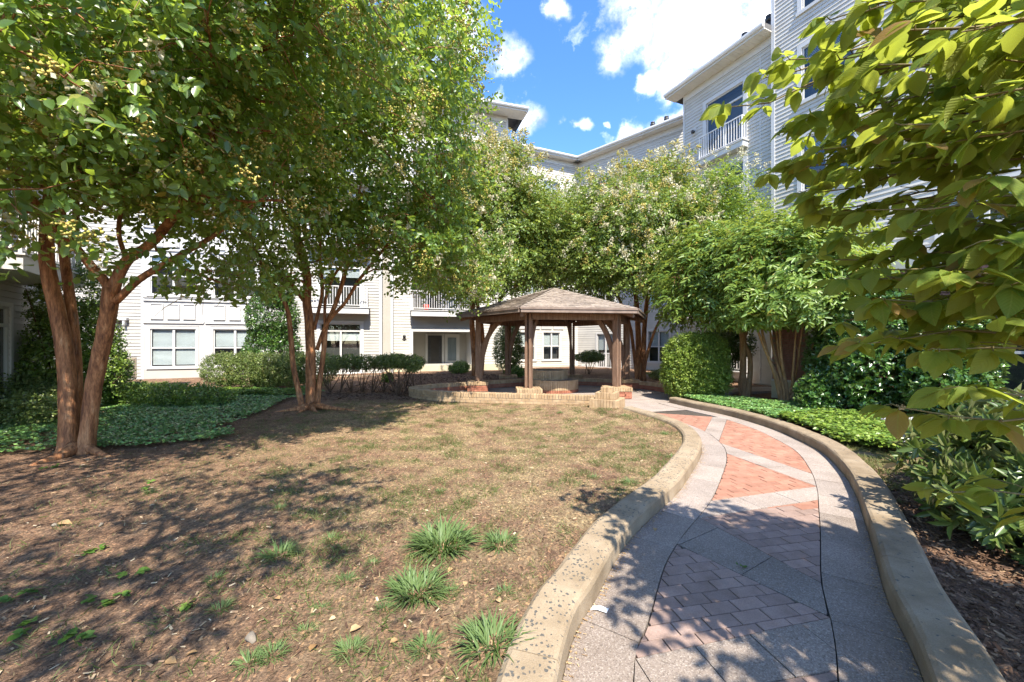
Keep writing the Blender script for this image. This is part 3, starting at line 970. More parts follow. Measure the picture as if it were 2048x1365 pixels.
def ring_wall():
    Rw = empty('brick_ring_wall', (1.2, 10.7, 0))
    tag(Rw, 'low curving tan brick wall circling the gazebo floor', 'brick wall')
    N2 = normals2(CRING)
    core = MB()
    P = resample(CRING, step=.12)
    NP = normals2(P)
    for i in range(len(P) - 1):
        a, b = P[i], P[i + 1]
        na, nb = NP[i], NP[i + 1]
        w = .118
        v = [(*(a - na * w), -.1), (*(a + na * w), -.1), (*(b + nb * w), -.1), (*(b - nb * w), -.1), (*(a - na * w), .255), (*(a + na * w), .255), (*(b + nb * w), .255), (*(b - nb * w), .255)]
        core.add(v, [(4, 5, 6, 7), (0, 4, 7, 3), (1, 2, 6, 5)] + ([(0, 1, 5, 4)] if i == 0 else []) + ([(2, 3, 7, 6)] if i == len(P) - 2 else []))
    core.build('core', M['mortar'], Rw)
    cap = unit_brick('cap_brick', M['tan_brick'], .064, .27, .115)
    cap2 = unit_brick('cap_brick', M['tan_brick'], .064, .27, .115, .008)
    Q = resample(CRING, step=.0745)
    NQ = normals2(Q)
    for i in range(len(Q)):
        a = math.atan2(NQ[i][0], -NQ[i][1])
        linked('cap_brick', random.choice((cap, cap2)), Rw, Matrix.Translation((Q[i][0], Q[i][1], .158 + random.uniform(-.004, .004))) @ Matrix.Rotation(a + random.uniform(-.03, .03), 4, 'Z'))
    st = unit_brick('brick', M['tan_brick'], .196, .02, .066)
    S = resample(CRING, step=.206)
    NS = normals2(S)
    rest = MB()
    for course in range(2):
        for i in range(len(S) - 1):
            p = S[i] if course == 0 else (S[i] + S[i + 1]) / 2
            n = NS[i]
            for sg in (-1, 1):
                q = p + n * sg * .118
                a = math.atan2(n[0], -n[1])
                z = .008 + course * .074
                if q[1] < 12.3 and sg == -1 or (q[1] > 13 and sg == -1) or True:
                    front = (sg == -1 and q[1] < 13) or (sg == -1 and q[1] >= 13)
                    if front and q[1] < 13.2:
                        linked('brick', st, Rw, Matrix.Translation((q[0], q[1], z)) @ Matrix.Rotation(a, 4, 'Z'))
                    else:
                        ca, sa = math.cos(a), math.sin(a)
                        b = MB().box(-.098, .098, -.01, .01, 0, .066)
                        rest.add([(q[0] + x * ca - y * sa, q[1] + x * sa + y * ca, z + zz) for x, y, zz in b.v], b.f)
    tag(rest.build('inner_bricks', M['red_brick'], Rw), kind='stuff')


ring_wall()


def soldier_box(parent, cx, cy, rz, w, z0, z1, brick, core_mat, mat, top=True, bw=.07):
    """square block faced with upright bricks; parent is the part or thing that holds them"""
    Mx = Matrix.Translation((cx, cy, 0)) @ Matrix.Rotation(rz, 4, 'Z')
    h = w / 2
    n = max(3, int(round(w / bw)))
    l = w / n
    me = MB().bbox(-l / 2 + .0035, l / 2 - .0035, -.03, .055, 0, z1 - z0 - (.0 if not top else .0), .004).mesh(brick, mat)
    for s in range(4):
        A = Mx @ Matrix.Rotation(s * math.pi / 2, 4, 'Z')
        for i in range(n - (1 if s % 2 == 0 else 1)):
            x = -h + l * (i + .5)
            linked(brick, me, parent, A @ Matrix.Translation((x, -h + .03, z0 + random.uniform(-.002, .002))))


def pier():
    P = empty('brick_pier', (2.38, 9.98, 0), R_(-28))
    tag(P, 'stepped tan brick pier where the lawn kerb meets the ring wall', 'pier')
    c = MB()
    for w, z0, z1 in ((.70, -.1, .262), (.47, .2, .415), (.25, .35, .54)):
        c.box(-w / 2 + .02, w / 2 - .02, -w / 2 + .02, w / 2 - .02, z0, z1)
    c.build('core', M['tan_brick'], P, WM[P.name])
    for w, z0, z1 in ((.72, .0, .27), (.49, .27, .425), (.27, .425, .55)):
        soldier_box(P, 2.38, 9.98, R_(-28), w, z0, z1, 'brick', None, M['tan_brick'])


pier()


def drum():
    D = empty('brick_drum_seat', (1.42, 13.9, 0))
    tag(D, 'round two-tier tan brick seat in the middle of the gazebo', 'brick seat')
    for cx, cy, r, z0, z1, rows in ((1.45, 13.75, .80, 0, .42, 2), (1.28, 14.05, .66, .40, .72, 1)):
        n = 40
        c = MB()
        v = [(cx + (r - .03) * math.cos(2 * math.pi * k / n), cy + (r - .03) * math.sin(2 * math.pi * k / n), z) for z in (z0 - .05, z1 - .012) for k in range(n)]
        c.add(v, [(k, (k + 1) % n, n + (k + 1) % n, n + k) for k in range(n)] + [tuple(range(n, 2 * n))])
        c.build('core', M['mortar'], D)
        nb = int(2 * math.pi * r / .074)
        h0 = z0
        hs = [(z0, .10, M['red_brick']), (z0 + .10, z1 - z0 - .10, M['tan_brick'])] if rows == 2 else [(z0, z1 - z0, M['tan_brick'])]
        for zb, hh, mt in hs:
            me = MB().bbox(-math.pi * r / nb + .004, math.pi * r / nb - .004, -.02, .16, 0, hh - .006, .004).mesh('brick', mt)
            for k in range(nb):
                a = 2 * math.pi * k / nb
                if math.sin(a) > .55: continue
                linked('brick', me, D, Matrix.Translation((cx + r * math.cos(a), cy + r * math.sin(a), zb + random.uniform(-.002, .002))) @ Matrix.Rotation(a + math.pi / 2, 4, 'Z'))


drum()

# ------------------------------------------------------------------ gazebo
GC, GRP, GRE, GD = Vector((1.5, 14.2, 0)), 2.7, 3.42, 8.0


def gazebo():
    g = empty('gazebo', GC, R_(GD))
    tag(g, 'hexagonal brown timber gazebo with a shingled roof and curved braces', 'gazebo')
    angs = [R_(GD + a) for a in (-120, -60, 0, 60, 120, 180)]
    ZE, ZA, ZF = 2.62, 3.58, 2.50
    for a in angs:
        p = GC + Vector((math.cos(a), math.sin(a), 0)) * GRP
        rz = R_(GD) if abs(math.cos(3 * (a - R_(GD)))) > 2 else R_(3)
        Mx = Matrix.Translation(p) @ Matrix.Rotation(rz, 4, 'Z')
        w = .70
        ped = MB().box(-w / 2 + .02, w / 2 - .02, -w / 2 + .02, w / 2 - .02, -.1, .322).build('pedestal', M['mortar'], g, Mx)
        # red courses
        for c in range(3):
            n = 3
            l = w / n
            me = MB().bbox(-l / 2 + .004, l / 2 - .004, -.03, .05, 0, .061, .004).mesh('brick', M['red_brick'])
            for s in range(4):
                A = Mx @ Matrix.Rotation(s * math.pi / 2, 4, 'Z')
                for i in range(n):
                    x = -w / 2 + l * (i + .5) + (.06 if c % 2 else 0) * (1 if i < n - 1 else 0)
                    if p.y > 15.4 and s == 2: continue
                    if abs(x) > w / 2 - l / 2 + .001: x = math.copysign(w / 2 - l / 2, x)
                    linked('brick', me, ped, A @ Matrix.Translation((x, -w / 2 + .031 + .002 * (s % 2), .012 + c * .068)))
        n = 10
        l = (w + .03) / n
        me = MB().bbox(-l / 2 + .0035, l / 2 - .0035, -.03, .34, 0, .112, .005).mesh('cap_brick', M['tan_brick'])
        for s in (0, 2):
            A = Mx @ Matrix.Rotation(s * math.pi / 2, 4, 'Z')
            for i in range(n):
                linked('cap_brick', me, ped, A @ Matrix.Translation((-(w + .03) / 2 + l * (i + .5), -(w + .03) / 2 + .03, .219 + random.uniform(-.002, .002))))
        # post: two upright timbers either side of the brace
        R2 = Matrix.Translation(p) @ Matrix.Rotation(a, 4, 'Z')
        for sg in (-1, 1):
            MB().bbox(-.09, .09, sg * .062 - .032, sg * .062 + .032, .33, ZF + .02, .006).build('post', M['wood'], g, R2)
        # curved brace rising towards the centre
        br = MB()
        n = 16
        prev = None
        pts = []
        for i in range(n + 1):
            t = i / n
            th = t * math.pi / 2
            x = -.07 - 1.30 * (1 - math.cos(th)) ** 1.1
            z = .38 + (2.62 - .38) * math.sin(th) ** .98
            pts.append((x, z))
        v, f = [], []
        for i in range(n + 1):
            j0, j1 = max(i - 1, 0), min(i + 1, n)
            tx, tz = pts[j1][0] - pts[j0][0], pts[j1][1] - pts[j0][1]
            L = math.hypot(tx, tz)
            nx, nz = tz / L, -tx / L
            hw = .085
            for sy in (-.028, .028):
                v += [(pts[i][0] + nx * hw, sy, pts[i][1] + nz * hw), (pts[i][0] - nx * hw, sy, pts[i][1] - nz * hw)]
        for i in range(n):
            a0, b0 = i * 4, i * 4 + 4
            f += [(a0, a0 + 1, b0 + 1, b0), (a0 + 2, b0 + 2, b0 + 3, a0 + 3), (a0, b0, b0 + 2, a0 + 2), (a0 + 1, a0 + 3, b0 + 3, b0 + 1)]
        f += [(0, 2, 3, 1), (n * 4, n * 4 + 1, n * 4 + 3, n * 4 + 2)]
        br.add(v, f)
        br.build('brace', M['wood'], g, R2)
        # rafter under the hip
        r0, r1 = .15, GRE - .12
        z0, z1 = ZA - .12, ZE - .10
        MB().add([(r0, -.04, z0), (r1, -.04, z1), (r1, .04, z1), (r0, .04, z0), (r0, -.04, z0 - .18), (r1, -.04, z1 - .14), (r1, .04, z1 - .14), (r0, .04, z0 - .18)],
                 [(0, 1, 2, 3), (7, 6, 5, 4), (0, 4, 5, 1), (3, 2, 6, 7), (1, 5, 6, 2), (0, 3, 7, 4)]).build('rafter', M['wood'], g, Matrix.Translation(GC) @ Matrix.Rotation(a, 4, 'Z'))
    # beams, fascia, deck and shingles by side
    roof = MB()
    apex = GC + Vector((0, 0, ZA))
    corners = [GC + Vector((math.cos(a) * GRE, math.sin(a) * GRE, ZE)) for a in angs]
    for i in range(6):
        a, b = corners[i], corners[(i + 1) % 6]
        o = len(roof.v)
        dz = Vector((0, 0, -.035))
        roof.add([a, b, apex], [(0, 1, 2)])
        roof.add([a + dz, b + dz, apex + dz], [(2, 1, 0)])
        roof.add([a, b, b + dz, a + dz], [(3, 2, 1, 0)])
    rf = roof.build('roof', M['wood'], g)
    shell = MB()
    ns = 0
    order = [0, 5, 1, 4, 2, 3]
    objs = 0
    for i in order:
        a, b = corners[i], corners[(i + 1) % 6]
        p0, p1 = GC + (a - GC) * ((GRP + .0) / GRE), GC + (b - GC) * (GRP / GRE)
        th = math.atan2(b.y - a.y, b.x - a.x)
        L = (b - a).length
        MB().box(-L / 2 + .02, L / 2 - .02, 0.0, .03, ZE - .125, ZE + .0).build('fascia', M['fascia'], g, Matrix.Translation(((a.x + b.x) / 2, (a.y + b.y) / 2, 0)) @ Matrix.Rotation(th, 4, 'Z') @ Matrix.Translation((0, -.032, 0)))
        MB().box(-L / 2 + .005, L / 2 - .005, 0, .02, ZE - .035, ZE + .022).build('drip_edge', M['trim'] if False else M['fascia'], g, Matrix.Translation(((a.x + b.x) / 2, (a.y + b.y) / 2, 0)) @ Matrix.Rotation(th, 4, 'Z') @ Matrix.Translation((0, -.054, 0)))
        Lp = (p1 - p0).length
        MB().box(-Lp / 2 + .1, Lp / 2 - .1, -.05, .05, ZF - .17, ZF + .02).build('beam', M['wood'], g, Matrix.Translation(((p0.x + p1.x) / 2, (p0.y + p1.y) / 2, 0)) @ Matrix.Rotation(th, 4, 'Z'))
        # shingles
        mid = (a + b) / 2
        up = (apex - mid)
        SL = up.length
        up.normalize()
        u = (b - a).normalized()
        nrm = u.cross(up).normalized()
        if nrm.z < 0: nrm = -nrm
        rows = int(SL / .15)
        for r in range(rows):
            d0 = r * .15 - .03
            wid = L * (1 - max(d0, 0) / SL)
            wtop = L * (1 - min(1, (d0 + .17) / SL))
            x = -wid / 2 - random.uniform(0, .28)
            while x < wid / 2 - .03:
                w = .31
                x0, x1 = max(x, -wid / 2 - .01), min(x + w - .008, wid / 2 + .01)
                x += w
                if x1 - x0 < .03: continue
                xa, xb = max(x0, -wtop / 2 - .01), min(x1, wtop / 2 + .01)
                if xb <= xa: xa = xb = max(min((x0 + x1) / 2, wtop / 2), -wtop / 2); xb += .01
                lift = random.uniform(.016, .026)
                org = mid + up * d0
                def Q(xx, dd, h): return org + u * xx + up * dd + nrm * h
                vv = [Q(x0, 0, .003), Q(x1, 0, .003), Q(x1, 0, lift), Q(x0, 0, lift), Q(xa, .17, .003), Q(xb, .17, .003)]
                ff = [(0, 1, 2, 3), (3, 2, 5, 4), (0, 3, 4), (1, 5, 2)]
                if i in (0, 5) and objs < 300:
                    objs += 1
                    c = Q((x0 + x1) / 2, 0, 0)
                    MB().add([q - c for q in vv], ff).build('shingle', M['shingle'], rf, Matrix.Translation(c))
                else:
                    shell.add(vv, ff)
        # hip caps along the ridge a -> apex
        nh = 14
        for k in range(nh):
            pA = a + (apex - a) * (k / nh)
            pB = a + (apex - a) * ((k + 1.15) / nh if k < nh - 1 else 1)
            e = (pB - pA).normalized()
            side = e.cross(Vector((0, 0, 1))).normalized()
            o1 = Vector((0, 0, .042)); o2 = Vector((0, 0, .022))
            shell.add([pA + o1, pA + side * .12 + o2 - Vector((0, 0, .02)), pA - side * .12 + o2 - Vector((0, 0, .02)), pB + o2, pB + side * .12 - Vector((0, 0, .012)), pB - side * .12 - Vector((0, 0, .012))], [(0, 1, 4, 3), (0, 3, 5, 2)])
    tag(shell.build('shingle_courses', M['shingle'], rf), kind='stuff')


gazebo()

# ------------------------------------------------------------------ buildings


def frame_of(p0, d):
    th = math.atan2(d[1], d[0])
    return Matrix.Translation((p0[0], p0[1], 0)) @ Matrix.Rotation(th, 4, 'Z')


BOARD = .145


def board_mesh(mat):
    # wedge-shaped clapboard, 1 m long, top tucked under the next one
    v = [(0, -.032, 0), (1, -.032, 0), (1, 0, 0), (0, 0, 0), (0, -.006, BOARD + .012), (1, -.006, BOARD + .012), (1, 0, BOARD + .012), (0, 0, BOARD + .012)]
    return MB().add(v, [(3, 2, 1, 0), (4, 5, 6, 7), (0, 1, 5, 4), (1, 2, 6, 5), (2, 3, 7, 6), (3, 0, 4, 7)]).mesh('siding_board', mat)


def wall(root, F, s0, s1, z0, z1, holes, mat, budget, pref=lambda s, z: True, panels=()):
    """wall core with openings; clapboards around openings and panels. budget: [remaining board objects]"""
    ss = sorted(set([s0, s1] + [v for h in holes for v in h[:2] if s0 < v < s1]))
    zs = sorted(set([z0 - .3, z0, z1] + [v for h in holes for v in h[2:4] if z0 < v < z1]))
    m = MB()
    for a, b in zip(ss[:-1], ss[1:]):
        for c, d in zip(zs[:-1], zs[1:]):
            if any(h[0] - 1e-4 <= a and b <= h[1] + 1e-4 and h[2] - 1e-4 <= c and d <= h[3] + 1e-4 for h in holes): continue
            m.add([(a, 0.001, c), (b, 0.001, c), (b, 0.001, d), (a, 0.001, d)], [(0, 1, 2, 3)])
    w = m.build('wall', mat, root, F)
    me = board_mesh(mat)
    rest = MB()
    z = z0
    block = [h[:4] for h in holes] + [p[:4] for p in panels]
    while z < z1 - .02:
        iv = [(s0, s1)]
        for h in block:
            if z + BOARD > h[2] + .01 and z < h[3] - .01:
                nv = []
                for a, b in iv:
                    if h[1] <= a or h[0] >= b: nv.append((a, b)); continue
                    if h[0] > a: nv.append((a, h[0]))
                    if h[1] < b: nv.append((h[1], b))
                iv = nv
        for a, b in iv:
            if b - a < .04: continue
            if budget[0] > 0 and pref((a + b) / 2, z):
                budget[0] -= 1
                linked('siding_board', me, w, F @ Matrix.Translation((a, 0, z)) @ Matrix.Diagonal((b - a, 1, 1, 1)))
            else:
                rest.add([(a, -.032, z), (b, -.032, z), (b, -.006, z + BOARD + .012), (a, -.006, z + BOARD + .012), (a, 0, z), (b, 0, z)], [(0, 1, 2, 3), (4, 5, 1, 0)])
        z += BOARD
    if rest.v: tag(rest.build('siding_courses', mat, w, F), kind='stuff')
    return w


def trim_frame(m, a, b, c, d, t, y0, y1, sill=True):
    m.box(a - t, a, y0, y1, c, d)
    m.box(b, b + t, y0, y1, c, d)
    m.box(a - t, b + t, y0, y1, d, d + t)
    m.box(a - t - (.03 if sill else 0), b + t + (.03 if sill else 0), y0 - (.03 if sill else 0), y1, c - t * .8, c)


def window(root, F, a, b, c, d, sashes=2, blind=1.0, mid=True, transom=0, trim=.10, curtain=False):
    """double-hung window: frame part with pane, sash, blind and room sub-parts"""
    m = MB()
    trim_frame(m, a, b, c, d, trim, -.05, .06)
    m.box(a, a + .045, .0, .05, c, d); m.box(b - .045, b, .0, .05, c, d)
    m.box(a + .045, b - .045, .0, .05, c, c + .05); m.box(a + .045, b - .045, .0, .05, d - .05, d)
    w = m.build('window', M['trim'], root, F)
    room = MB()
    room.add([(a, .06, c), (b, .06, c), (b, .06, d), (a, .06, d), (a, .35, c), (b, .35, c), (b, .35, d), (a, .35, d)], [(4, 5, 6, 7), (0, 4, 7, 3), (1, 2, 6, 5), (0, 1, 5, 4), (3, 7, 6, 2)])
    room.build('room', M['room'], w, F)
    zt = d - transom
    wi = (b - a) / sashes
    for i in range(sashes):
        x0, x1 = a + wi * i, a + wi * (i + 1)
        s = MB()
        if i > 0: s.box(x0 - .045, x0 + .045, -.004, .055, c + .05, zt - .05)
        if mid: s.box(x0 + .046, x1 - .046, .004, .046, (c + zt) / 2 - .028, (c + zt) / 2 + .028)
        if s.v: s.build('sash_bar', M['trim'], w, F)
        x0 += .045; x1 -= .045
        for q0, q1 in (((c + .05, (c + zt) / 2 - .03), ((c + zt) / 2 + .03, zt - .05)) if mid else ((c + .05, zt - .05),)):
            MB().add([(x0, .03, q0), (x1, .03, q0), (x1, .03, q1), (x0, .03, q1)], [(0, 1, 2, 3)]).build('pane', M['glass'], w, F)
        if curtain:
            MB().box(x0, x1, .10, .12, c + .05, zt - .04).build('curtain', M['curtain'], w, F)
        elif blind > 0:
            bl = MB()
            h = (zt - c) * blind
            z = zt - .05
            while z > zt - h + .06:
                bl.add([(x0 + .01, .078, z - .038), (x1 - .01, .078, z - .038), (x1 - .01, .112, z), (x0 + .01, .112, z)], [(0, 1, 2, 3)])
                z -= .05
            bl.build('blind', M['blind'], w, F)
    if transom:
        MB().box(a + .045, b - .045, -.004, .055, zt - .05, zt + .03).build('sash_bar', M['trim'], w, F)
        MB().add([(a + .045, .03, zt + .03), (b - .045, .03, zt + .03), (b - .045, .03, d - .05), (a + .045, .03, d - .05)], [(0, 1, 2, 3)]).build('pane', M['glass'], w, F)
    return w


def balcony(root, F, a, b, zf, depth=.35, h=1.05, slab=.28):
    m = MB().box(a - .06, b + .06, -depth - .06, -.03, zf - slab, zf)
    m.box(a - .10, b + .10, -depth - .10, -.03, zf, zf + .035)
    bal = m.build('balcony', M['trim'], root, F)
    r = MB()
    r.box(a, b, -depth - .02, -depth + .025, zf + h - .04, zf + h)
    r.box(a, b, -depth - .012, -depth + .018, zf + .12, zf + .15)
    for x in (a, b - .04):
        r.box(x, x + .04, -depth + .026, -.03, zf + h - .04, zf + h)
        r.box(x, x + .04, -depth + .026, -.03, zf + .12, zf + .15)
    r.box(a, a + .04, -depth - .02, -depth + .025, zf + .035, zf + h - .04)
    r.box(b - .04, b, -depth - .02, -depth + .025, zf + .035, zf + h - .04)
    r.build('rail', M['rail'], bal, F)
    me = MB().box(-.011, .011, -.011, .011, 0, h - .19).mesh('baluster', M['rail'])
    n = int((b - a) / .12)
    for i in range(1, n):
        linked('baluster', me, bal, F @ Matrix.Translation((a + (b - a) * i / n, -depth + .003, zf + .15)))
    for x in (a + .02, b - .02):
        k = max(1, int(depth / .12))
        for i in range(1, k):
            linked('baluster', me, bal, F @ Matrix.Translation((x, -depth + depth * i / k, zf + .15)))
    return bal


def eave(root, F, a, b, z, over=.7, back=3.0, rise=.35, ends=(0, 0)):
    s = MB().box(a - ends[0], b + ends[1], -over, .02, z, z + .03)
    sf = s.build('soffit', M['soffit'], root, F)
    ribs = MB()
    x = a - ends[0] + .1
    while x < b + ends[1]:
        ribs.box(x, x + .02, -over + .02, -.01, z - .008, z)
        x += .2
    ribs.build('soffit_groove', M['soffit'], sf, F)
    MB().box(a - ends[0], b + ends[1], -over - .025, -over, z - .02, z + .22).build('fascia', M['trim'], root, F)
    g = MB()
    x0, x1 = a - ends[0], b + ends[1]
    prof = [(-over - .03, z + .06), (-over - .10, z + .06), (-over - .14, z + .12), (-over - .14, z + .2), (-over - .03, z + .2)]
    v = [(x0, y, q) for y, q in prof] + [(x1, y, q) for y, q in prof]
    n = len(prof)
    g.add(v, [(i, (i + 1) % n, n + (i + 1) % n, n + i) for i in range(n)] + [tuple(reversed(range(n))), tuple(range(n, 2 * n))])
    g.build('gutter', M['gutter'], root, F)
    MB().add([(x0, -over, z + .22), (x1, -over, z + .22), (x1, back, z + .22 + rise), (x0, back, z + .22 + rise), (x0, -over, z + .03), (x0, back, z + .03), (x1, -over, z + .03), (x1, back, z + .03)],
             [(0, 1, 2, 3), (0, 3, 5, 4), (1, 6, 7, 2)]).build('roof', M['roof_flat'], root, F)
    MB().box(a, b, -.055, -.03, z - .32, z).build('frieze', M['trim'], root, F)


def corner_board(root, F, s, z0, z1, w=.11, y=-.046):
    return MB().box(s - w / 2, s + w / 2, y, .02, z0, z1).build('corner_board', M['trim'], root, F)


def lamp_box(root, F, s, z):
    o = MB().box(s - .13, s + .13, -.06, -.02, z - .16, z + .16).build('wall_fixture', M['siding'], root, F)
    MB().tube([(s, -.06, z), (s, -.16, z - .01)], [.06, .085], 10).build('hood', M['dark_metal'], o, F)


def vent_pipe(root, p, h=.55):
    m = MB().tube([p, p + Vector((0, 0, h))], .075, 10)
    m.tube([p + Vector((0, 0, h - .12)), p + Vector((0, 0, h))], [.13, .15], 10)
    m.tube([p + Vector((0, 0, h + .02)), p + Vector((0, 0, h + .10))], [.10, .13], 10)
    m.build('vent_pipe', M['dark_metal'], root)


FL = [.15, 3.35, 6.55, 9.75]

# ---- left wing beside the big shrub
def left_wing():
    d = np.array([-.525, .85]); d /= np.linalg.norm(d)
    p0 = np.array([-11.6, 9.4]) - d * 3.2
    F = frame_of(p0, d)
    b = empty('apartment_wing', (*p0, 0), math.atan2(d[1], d[0]))
    tag(b, 'cream clapboard wing with a balcony, beside the tall round shrub', 'building')
    holes = [(.9, 2.75, .45, 2.45), (.9, 2.75, 3.9, 5.6)]
    wall(b, F, 0, 4.8, .2, 6.5, holes, M['siding_warm'], [110], lambda s, z: z < 7)
    corner_board(b, F, 4.8, 0, 6.5, .14)
    window(b, F, *holes[0], sashes=2, curtain=True, mid=False, transom=.4)
    for h in holes[1:]: window(b, F, *h)
    balcony(b, F, .4, 3.3, FL[1] - .05, 1.0)
    eave(b, F, 0, 4.8, 6.6, ends=(0, .6))
    lamp_box(b, F, 3.5, 1.75)
    MB().box(-3, 0, .001, .2, -.3, 6.6).build('wall', M['siding_warm'], b, F)
    MB().box(4.65, 4.8, .02, 7, -.3, 6.6).build('wall', M['siding_warm'], b, F)


left_wing()


# ---- left building: bay of white panels, balcony part and porch part
def left_building():
    d = np.array([.956, .29]); d /= np.linalg.norm(d)
    p0 = np.array([-16.06, 17.5])
    F = frame_of(p0, d)
    b = empty('apartment_building', (*p0, 0), math.atan2(d[1], d[0]))
    tag(b, 'long sunlit white apartment building with panelled bay and porch', 'building')
    budget = [300]
    bay = (0, 4.95, .35, 13.4)
    wins, holes = [], []
    for i, zf in enumerate(FL):
        c, e = zf + .42, zf + 2.12
        for a, q in ((.2, 1.9), (2.56, 4.26)):
            holes.append((a, q, c, e))
    doors = []
    for i, zf in enumerate(FL):
        holes.append((7.0, 8.85, zf - .02, zf + 2.2 + (.25 if i == 0 else .2)))
    panels = [bay]
    extra = [(-1.02, -.28, .12, 1.02)]
    wall(b, F, -4, 9.85, .05, 14.4, holes, M['siding_warm'], budget, lambda s, z: z < 6.6 and s > -1.5, panels=panels + extra)
    MB().box(9.74, 9.87, -.046, .10, .05, 14.4).build('corner_board', M['trim'], b, F)
    corner_board(b, F, -.06, .05, 14.4, .12)
    # panelled bay
    for i, zf in enumerate(FL):
        c, e = zf + .42, zf + 2.12
        pm = M['panel']
        zt = zf + 3.2 + .42 - .14
        # field around the windows, each strip a panel
        for a, q in ((0, .09), (2.01, 2.45), (4.37, 4.95)):
            MB().box(a, q, -.03, .02, c - .12, e + .12).build('panel', pm, b, F)
        MB().box(0, 4.95, -.032, .02, e + .122, e + .24).build('panel', pm, b, F)
        for a, q in ((-.04, 2.2), (2.26, 4.99)):
            MB().box(a, q, -.085, -.0325, e + .241, e + .30).build('ledge', M['trim'], b, F)
        MB().box(0, 4.95, -.028, .02, e + .301, zt - .14).build('panel', pm, b, F)
        MB().box(-.04, 4.99, -.09, -.03, zt - .139, zt - .09).build('ledge', M['trim'], b, F)
        MB().box(0, 4.95, -.034, .02, zt - .088, zt - .002).build('panel', pm, b, F)
        MB().box(-.06, 5.01, -.075, -.0, zt, zt + .02).build('ledge', M['trim'], b, F)
        if i < 3:
            for cx in (.45, 1.06, 1.65, 2.8, 3.42, 4.02):
                za, zb = e + .42, zt - .26
                pan = MB().box(cx - .23, cx + .23, -.052, -.0285, za, zb)
                w = pan.build('raised_panel', M['trim'], b, F)
                fr = MB()
                for x0, x1, q0, q1 in ((cx - .23, cx + .23, zb - .03, zb), (cx - .23, cx + .23, za, za + .03), (cx - .23, cx - .2, za + .031, zb - .031), (cx + .2, cx + .23, za + .031, zb - .031)):
                    fr.box(x0, x1, -.085, -.0525, q0, q1)
                fr.build('moulding', M['trim'], w, F)
        else:
            pass
        for a, q in ((.2, 1.9), (2.56, 4.26)):
            window(b, F, a, q, c, e, blind=(.97 if i == 0 and a < 1 else .5 if i == 0 else .3))
    MB().box(0, 4.95, -.03, .02, .05, .445).build('panel', M['siding_warm'], b, F)
    # louvre
    lv = MB().box(-1.0, -.3, -.04, .0, .14, 1.0).build('louver', M['louver'], b, F)
    for k in range(14):
        MB().box(-.97, -.33, -.075, -.041, .19 + k * .056, .19 + k * .056 + .03).build('slat', M['louver'], lv, F)
    hood = MB().box(-1.0, -.55, -.22, -.03, 2.62, 2.72)
    hood.box(-.98, -.9, -.2, -.03, 2.4, 2.62); hood.box(-.7, -.62, -.2, -.03, 2.4, 2.62)
    hood.build('vent_hood', M['trim'], b, F)
    # french doors and balconies
    for i, zf in enumerate(FL):
        h = holes[8 + i]
        window(b, F, *h, sashes=2, blind=.25, mid=False, transom=.35, trim=.14)
        if i > 0: balcony(b, F, 6.55, 9.2, zf, .55)
    # patio rail and wall in front of the door
    pw = MB().box(6.3, 9.7, -1.5, -1.38, -.1, .10).build('patio_wall', M['foundation'], b, F)
    r = MB().box(6.3, 8.6, -1.46, -1.42, .95, 1.0).box(6.3, 8.6, -1.455, -1.425, .2, .24)
    rl = r.build('patio_rail', M['rail'], b, F)
    me = MB().box(-.013, .013, -.013, .013, 0, .71).mesh('baluster', M['rail'])
    for k in range(18): linked('baluster', me, rl, F @ Matrix.Translation((6.4 + k * .125, -1.44, .24)))
    # porch part, slightly set back
    p2 = np.array([-6.3, 21.0])
    F2 = frame_of(p2, d)
    MB().box(-.06, .06, -.75, .03, .05, 14.4).build('corner_board', M['trim'], b, F2)
    MB().box(9.70, 9.835, .02, 2.5, -.3, 14.45).build('return_wall', M['siding_warm'], b, F)
    MB().box(-.6, -.061, .0, .12, -.3, 14.4).build('return_wall', M['siding_warm'], b, F2)
    hp = [(1.07, 4.2, .45, 2.25)]
    for zf in FL[1:]: hp.append((1.07, 4.2, zf + .02, zf + 2.35))
    wall(b, F2, .05, 6.3, .45, 14.4, hp, M['siding'], budget, lambda s, z: z < 4)
    MB().box(-.35, 6.3, -.06, .05, -.3, .44).build('foundation_wall', M['foundation'], b, F2)
    corner_board(b, F2, 6.27, .05, 14.4, .13)
    for i, h in enumerate(hp):
        a, q, c, e = h
        m = MB()
        m.box(a - .16, a, -.05, .06, c, e); m.box(q, q + .16, -.05, .06, c, e); m.box(a - .16, q + .16, -.05, .06, e, e + .18)
        o = m.build('porch_frame', M['trim'], b, F2)
        rec = MB().add([(a, .05, c), (q, .05, c), (q, .05, e), (a, .05, e), (a, 1.6, c), (q, 1.6, c), (q, 1.6, e), (a, 1.6, e)], [(4, 5, 6, 7), (0, 4, 7, 3), (1, 2, 6, 5), (0, 1, 5, 4), (3, 7, 6, 2)])
        rec.build('porch_recess', M['siding_warm'], o, F2)
        dr = MB().box(a + .78, a + .90, 1.5, 1.59, c, c + 1.72).box(a + 1.72, a + 1.84, 1.5, 1.59, c, c + 1.72).box(a + .901, a + 1.719, 1.5, 1.59, c + 1.6, c + 1.72)
        dr.build('door_frame', M['trim'], o, F2)
        MB().box(a + .92, a + 1.70, 1.45, 1.495, c, c + 1.62).build('door', M['dark_metal'], o, F2)
        MB().box(a + 1.08, a + 1.54, 1.43, 1.448, c + .12, c + 1.5).build('pane', M['room'], o, F2)
        MB().box(a + 1.9, a + 2.75, 1.54, 1.59, c, c + 1.7).build('door_leaf', M['trim'], o, F2)
        MB().box(a + 2.05, a + 2.55, 1.50, 1.538, c + .15, c + 1.5).build('pane', M['curtain'], o, F2)
        if i > 0:
            balcony(b, F2, a - .05, q + .05, FL[i] - .02, .5)
    lamp_box(b, F2, .62, 2.0)
